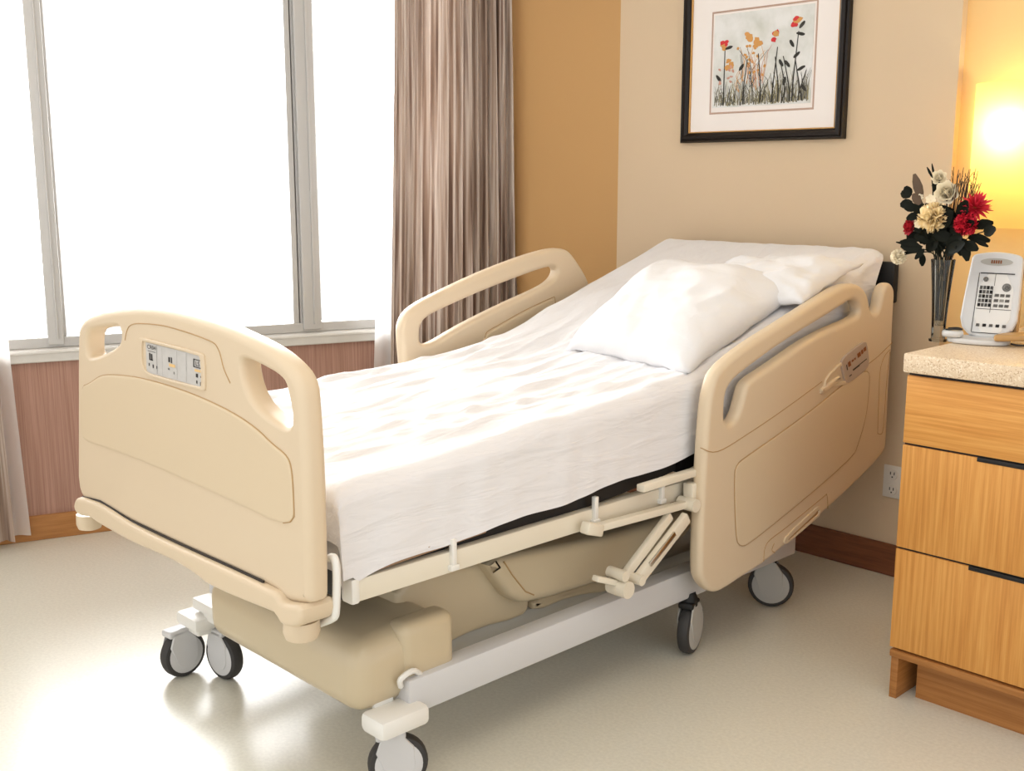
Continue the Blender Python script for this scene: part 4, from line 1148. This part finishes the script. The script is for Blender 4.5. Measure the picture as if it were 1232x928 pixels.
# lift housing
XH = -1.74
def hq(px, py): p = at_x(px, py, XH); return (p.y, p.z)
def hfn(u, v, w): return Vector((XH-w, u, v))
bm = NB(); panel(bm, [[hq(*p) for p in [(478, 790), (478, 690), (560, 680), (640, 668), (640, 732), (628, 745), (580, 757), (536, 778)]]], 0, .5, .015, hfn, seg=4, smooth_it=1, step=.01); part('lift_housing', bm, BEIGE_D)
XH2 = -1.70
def hq2(px, py): p = at_x(px, py, XH2); return (p.y, p.z)
def hfn2(u, v, w): return Vector((XH2-w, u, v))
bm = NB(); panel(bm, [[hq2(*p) for p in [(582, 675), (660, 660), (760, 640), (840, 605), (838, 640), (790, 670), (730, 700), (640, 728), (618, 725), (600, 700)]]], 0, .42, .02, hfn2, seg=4, smooth_it=1, step=.01)
hp = part('actuator_cover', bm, BEIGE_D)
bm = NB(); tube(bm, [hfn2(*hq2(*p), -.001) for p in [(606, 676), (616, 692), (632, 712), (642, 716)]], .0015, 6); part('seam_line', bm, SEAM, hp)
bm = NB(); panel(bm, [[hq(*p) for p in [(640, 722), (700, 704), (740, 694), (740, 712), (690, 718), (644, 738)]]], 0, .4, .01, hfn, seg=3, smooth_it=1, step=.01); part('lower_tray', bm, BEIGE_D)
bm = NB(); bar(bm, (-2.0, 1.42, .185), (-2.0, 2.6, .185), .5, .05, .01); part('base_plate', bm, GREYD)
bm = NB(); bar(bm, (-2.3, 2.2, .25), (-2.3, 2.6, .33), .04, .06, .006); bar(bm, (-1.85, 2.3, .24), (-1.85, 2.62, .34), .04, .05, .006); part('lift_arm', bm, CREAM)

# ---- casters
def caster(x, y, heading, r=.062, twin=False, ztop_=.125, dark=False, label=None):
    root = bpy.data.objects.new('caster', None); C.objects.link(root); root.parent = bed; root.location = V((x, y, 0))-bed.location
    root.empty_display_size = .03
    if label: root['label'] = label
    def wheel(cx_, cy_, ang):
        A = Matrix.Rotation(ang, 3, 'Z') @ Matrix.Rotation(PI/2, 3, 'X')     # wheel axle along local y
        bm = NB(); lathe(bm, [(.03, -.014), (r-.010, -.016), (r-.003, -.013), (r, -.006), (r, .006), (r-.003, .013), (r-.010, .016), (.03, .014)], (x+cx_, y+cy_, r), 32, rot=A); part('wheel', bm, RUBBER, root, 'dark rubber tyre')
        bm = NB(); lathe(bm, [(.0, -.0185), (r-.022, -.0185), (r-.013, -.016), (r-.012, .016), (r-.022, .0185), (0, .0185)], (x+cx_, y+cy_, r), 32, rot=A)
        # hood running up from the disc to the stem
        d = Matrix.Rotation(ang, 3, 'Z') @ V((1, 0, 0)); n = Matrix.Rotation(ang, 3, 'Z') @ V((0, 1, 0))
        for sd in (-1, 1):
            prof = [(r*.55*math.cos(a), r*.55*math.sin(a)) for a in [PI+PI*k/10 for k in range(11)]] + [(r*.5, r*.65), (r*.1, ztop_-r+.004), (-r*.55, ztop_-r+.004), (-r*.75, r*.5)]
            lo = [bm.verts.new(V((x+cx_, y+cy_, r)) + d*p[0] + V((0, 0, p[1])) + n*sd*.0165) for p in prof]
            hi = [bm.verts.new(V((x+cx_, y+cy_, r)) + d*p[0]*.95 + V((0, 0, p[1]*.97)) + n*sd*.020) for p in prof]
            bm.faces.new(lo); bm.faces.new(hi[::-1])
            for k in range(len(prof)): bm.faces.new((lo[k], lo[(k+1) % len(prof)], hi[(k+1) % len(prof)], hi[k]))
        part('wheel_hood', bm, GREYM if not dark else GREYD, root, 'grey hood and disc cover')
        bm = NB(); box(bm, (x+cx_-d.x*r*.25, y+cy_-d.y*r*.25, ztop_), (.06, .04, .018), Matrix.Rotation(ang, 3, 'Z'), .006, 3); part('fork_bridge', bm, GREYM if not dark else BLACK, root)
    if twin:
        wheel(-.042, -.032, heading+math.radians(50)); wheel(.042, .034, heading-math.radians(38))
        bm = NB(); box(bm, (x, y, ztop_+.012), (.05, .05, .03), None, .006, 3); part('stem', bm, WHITEP, root)
    else:
        d = Matrix.Rotation(heading, 3, 'Z') @ V((1, 0, 0))
        wheel(0, 0, heading)
        bm = NB(); lathe(bm, [(.022, ztop_-.004), (.022, ztop_+.014), (.016, ztop_+.03)], (x-d.x*r*.25, y-d.y*r*.25, 0), 16); part('stem', bm, BLACK if dark else GREYM, root)
caster(-2.365, 1.225, math.radians(-44+90), .058, True, .118, label='twin wheel caster at the foot end by the window')
caster(-1.63, 1.25, math.radians(60), .060, False, .122, label='caster at the near foot corner')
caster(-1.63, 2.20, math.radians(108), .068, False, .138, True, label='caster under the lower end of the near side rail')
caster(-1.665, 2.62, math.radians(30), .064, False, .138, True, label='caster under the head end nearest the wall')
caster(-2.39, 2.62, math.radians(60), .062, False, .135, True)

# ------------------------------------------------------------------ light
w = bpy.data.worlds.new('sky'); bpy.context.scene.world = w; w.use_nodes = True
bg = w.node_tree.nodes['Background']; bg.inputs['Color'].default_value = (1, 1, 1, 1); bg.inputs['Strength'].default_value = 1.2
def area(name, loc, target, sx, sy, power, col):
    l = bpy.data.lights.new(name, 'AREA'); l.shape = 'RECTANGLE'; l.size = sx; l.size_y = sy; l.energy = power; l.color = col
    o = bpy.data.objects.new(name, l); C.objects.link(o); o.location = loc
    o.rotation_euler = (Vector(target)-Vector(loc)).to_track_quat('-Z', 'Y').to_euler()
    return o
area('window_daylight', ww(.5, -.45, 1.6), ww(.5, 3, .5), 2.6, 1.9, 250, (.97, .985, 1))
area('ceiling_fill', (-1.0, .6, CEIL-.04), (-1.4, 1.4, 0), 1.6, 1.2, 14, (1, .96, .9))  # added fill under the ceiling, no fixture modelled
pl_ = bpy.data.lights.new('lamp_bulb', 'POINT'); pl_.energy = 3.6; pl_.color = (1, .80, .46); pl_.shadow_soft_size = .025
po = bpy.data.objects.new('lamp_bulb', pl_); C.objects.link(po); po.location = (lampc.x-.03, YL-.06, (lz0+lz1)/2+.07)

sc = bpy.context.scene
sc.view_settings.view_transform = 'Standard'; sc.view_settings.look = 'None'
sc.view_settings.exposure = 0.1
sc.cycles.use_denoising = True
sc.cycles.max_bounces = 10
sc.cycles.transparent_max_bounces = 12
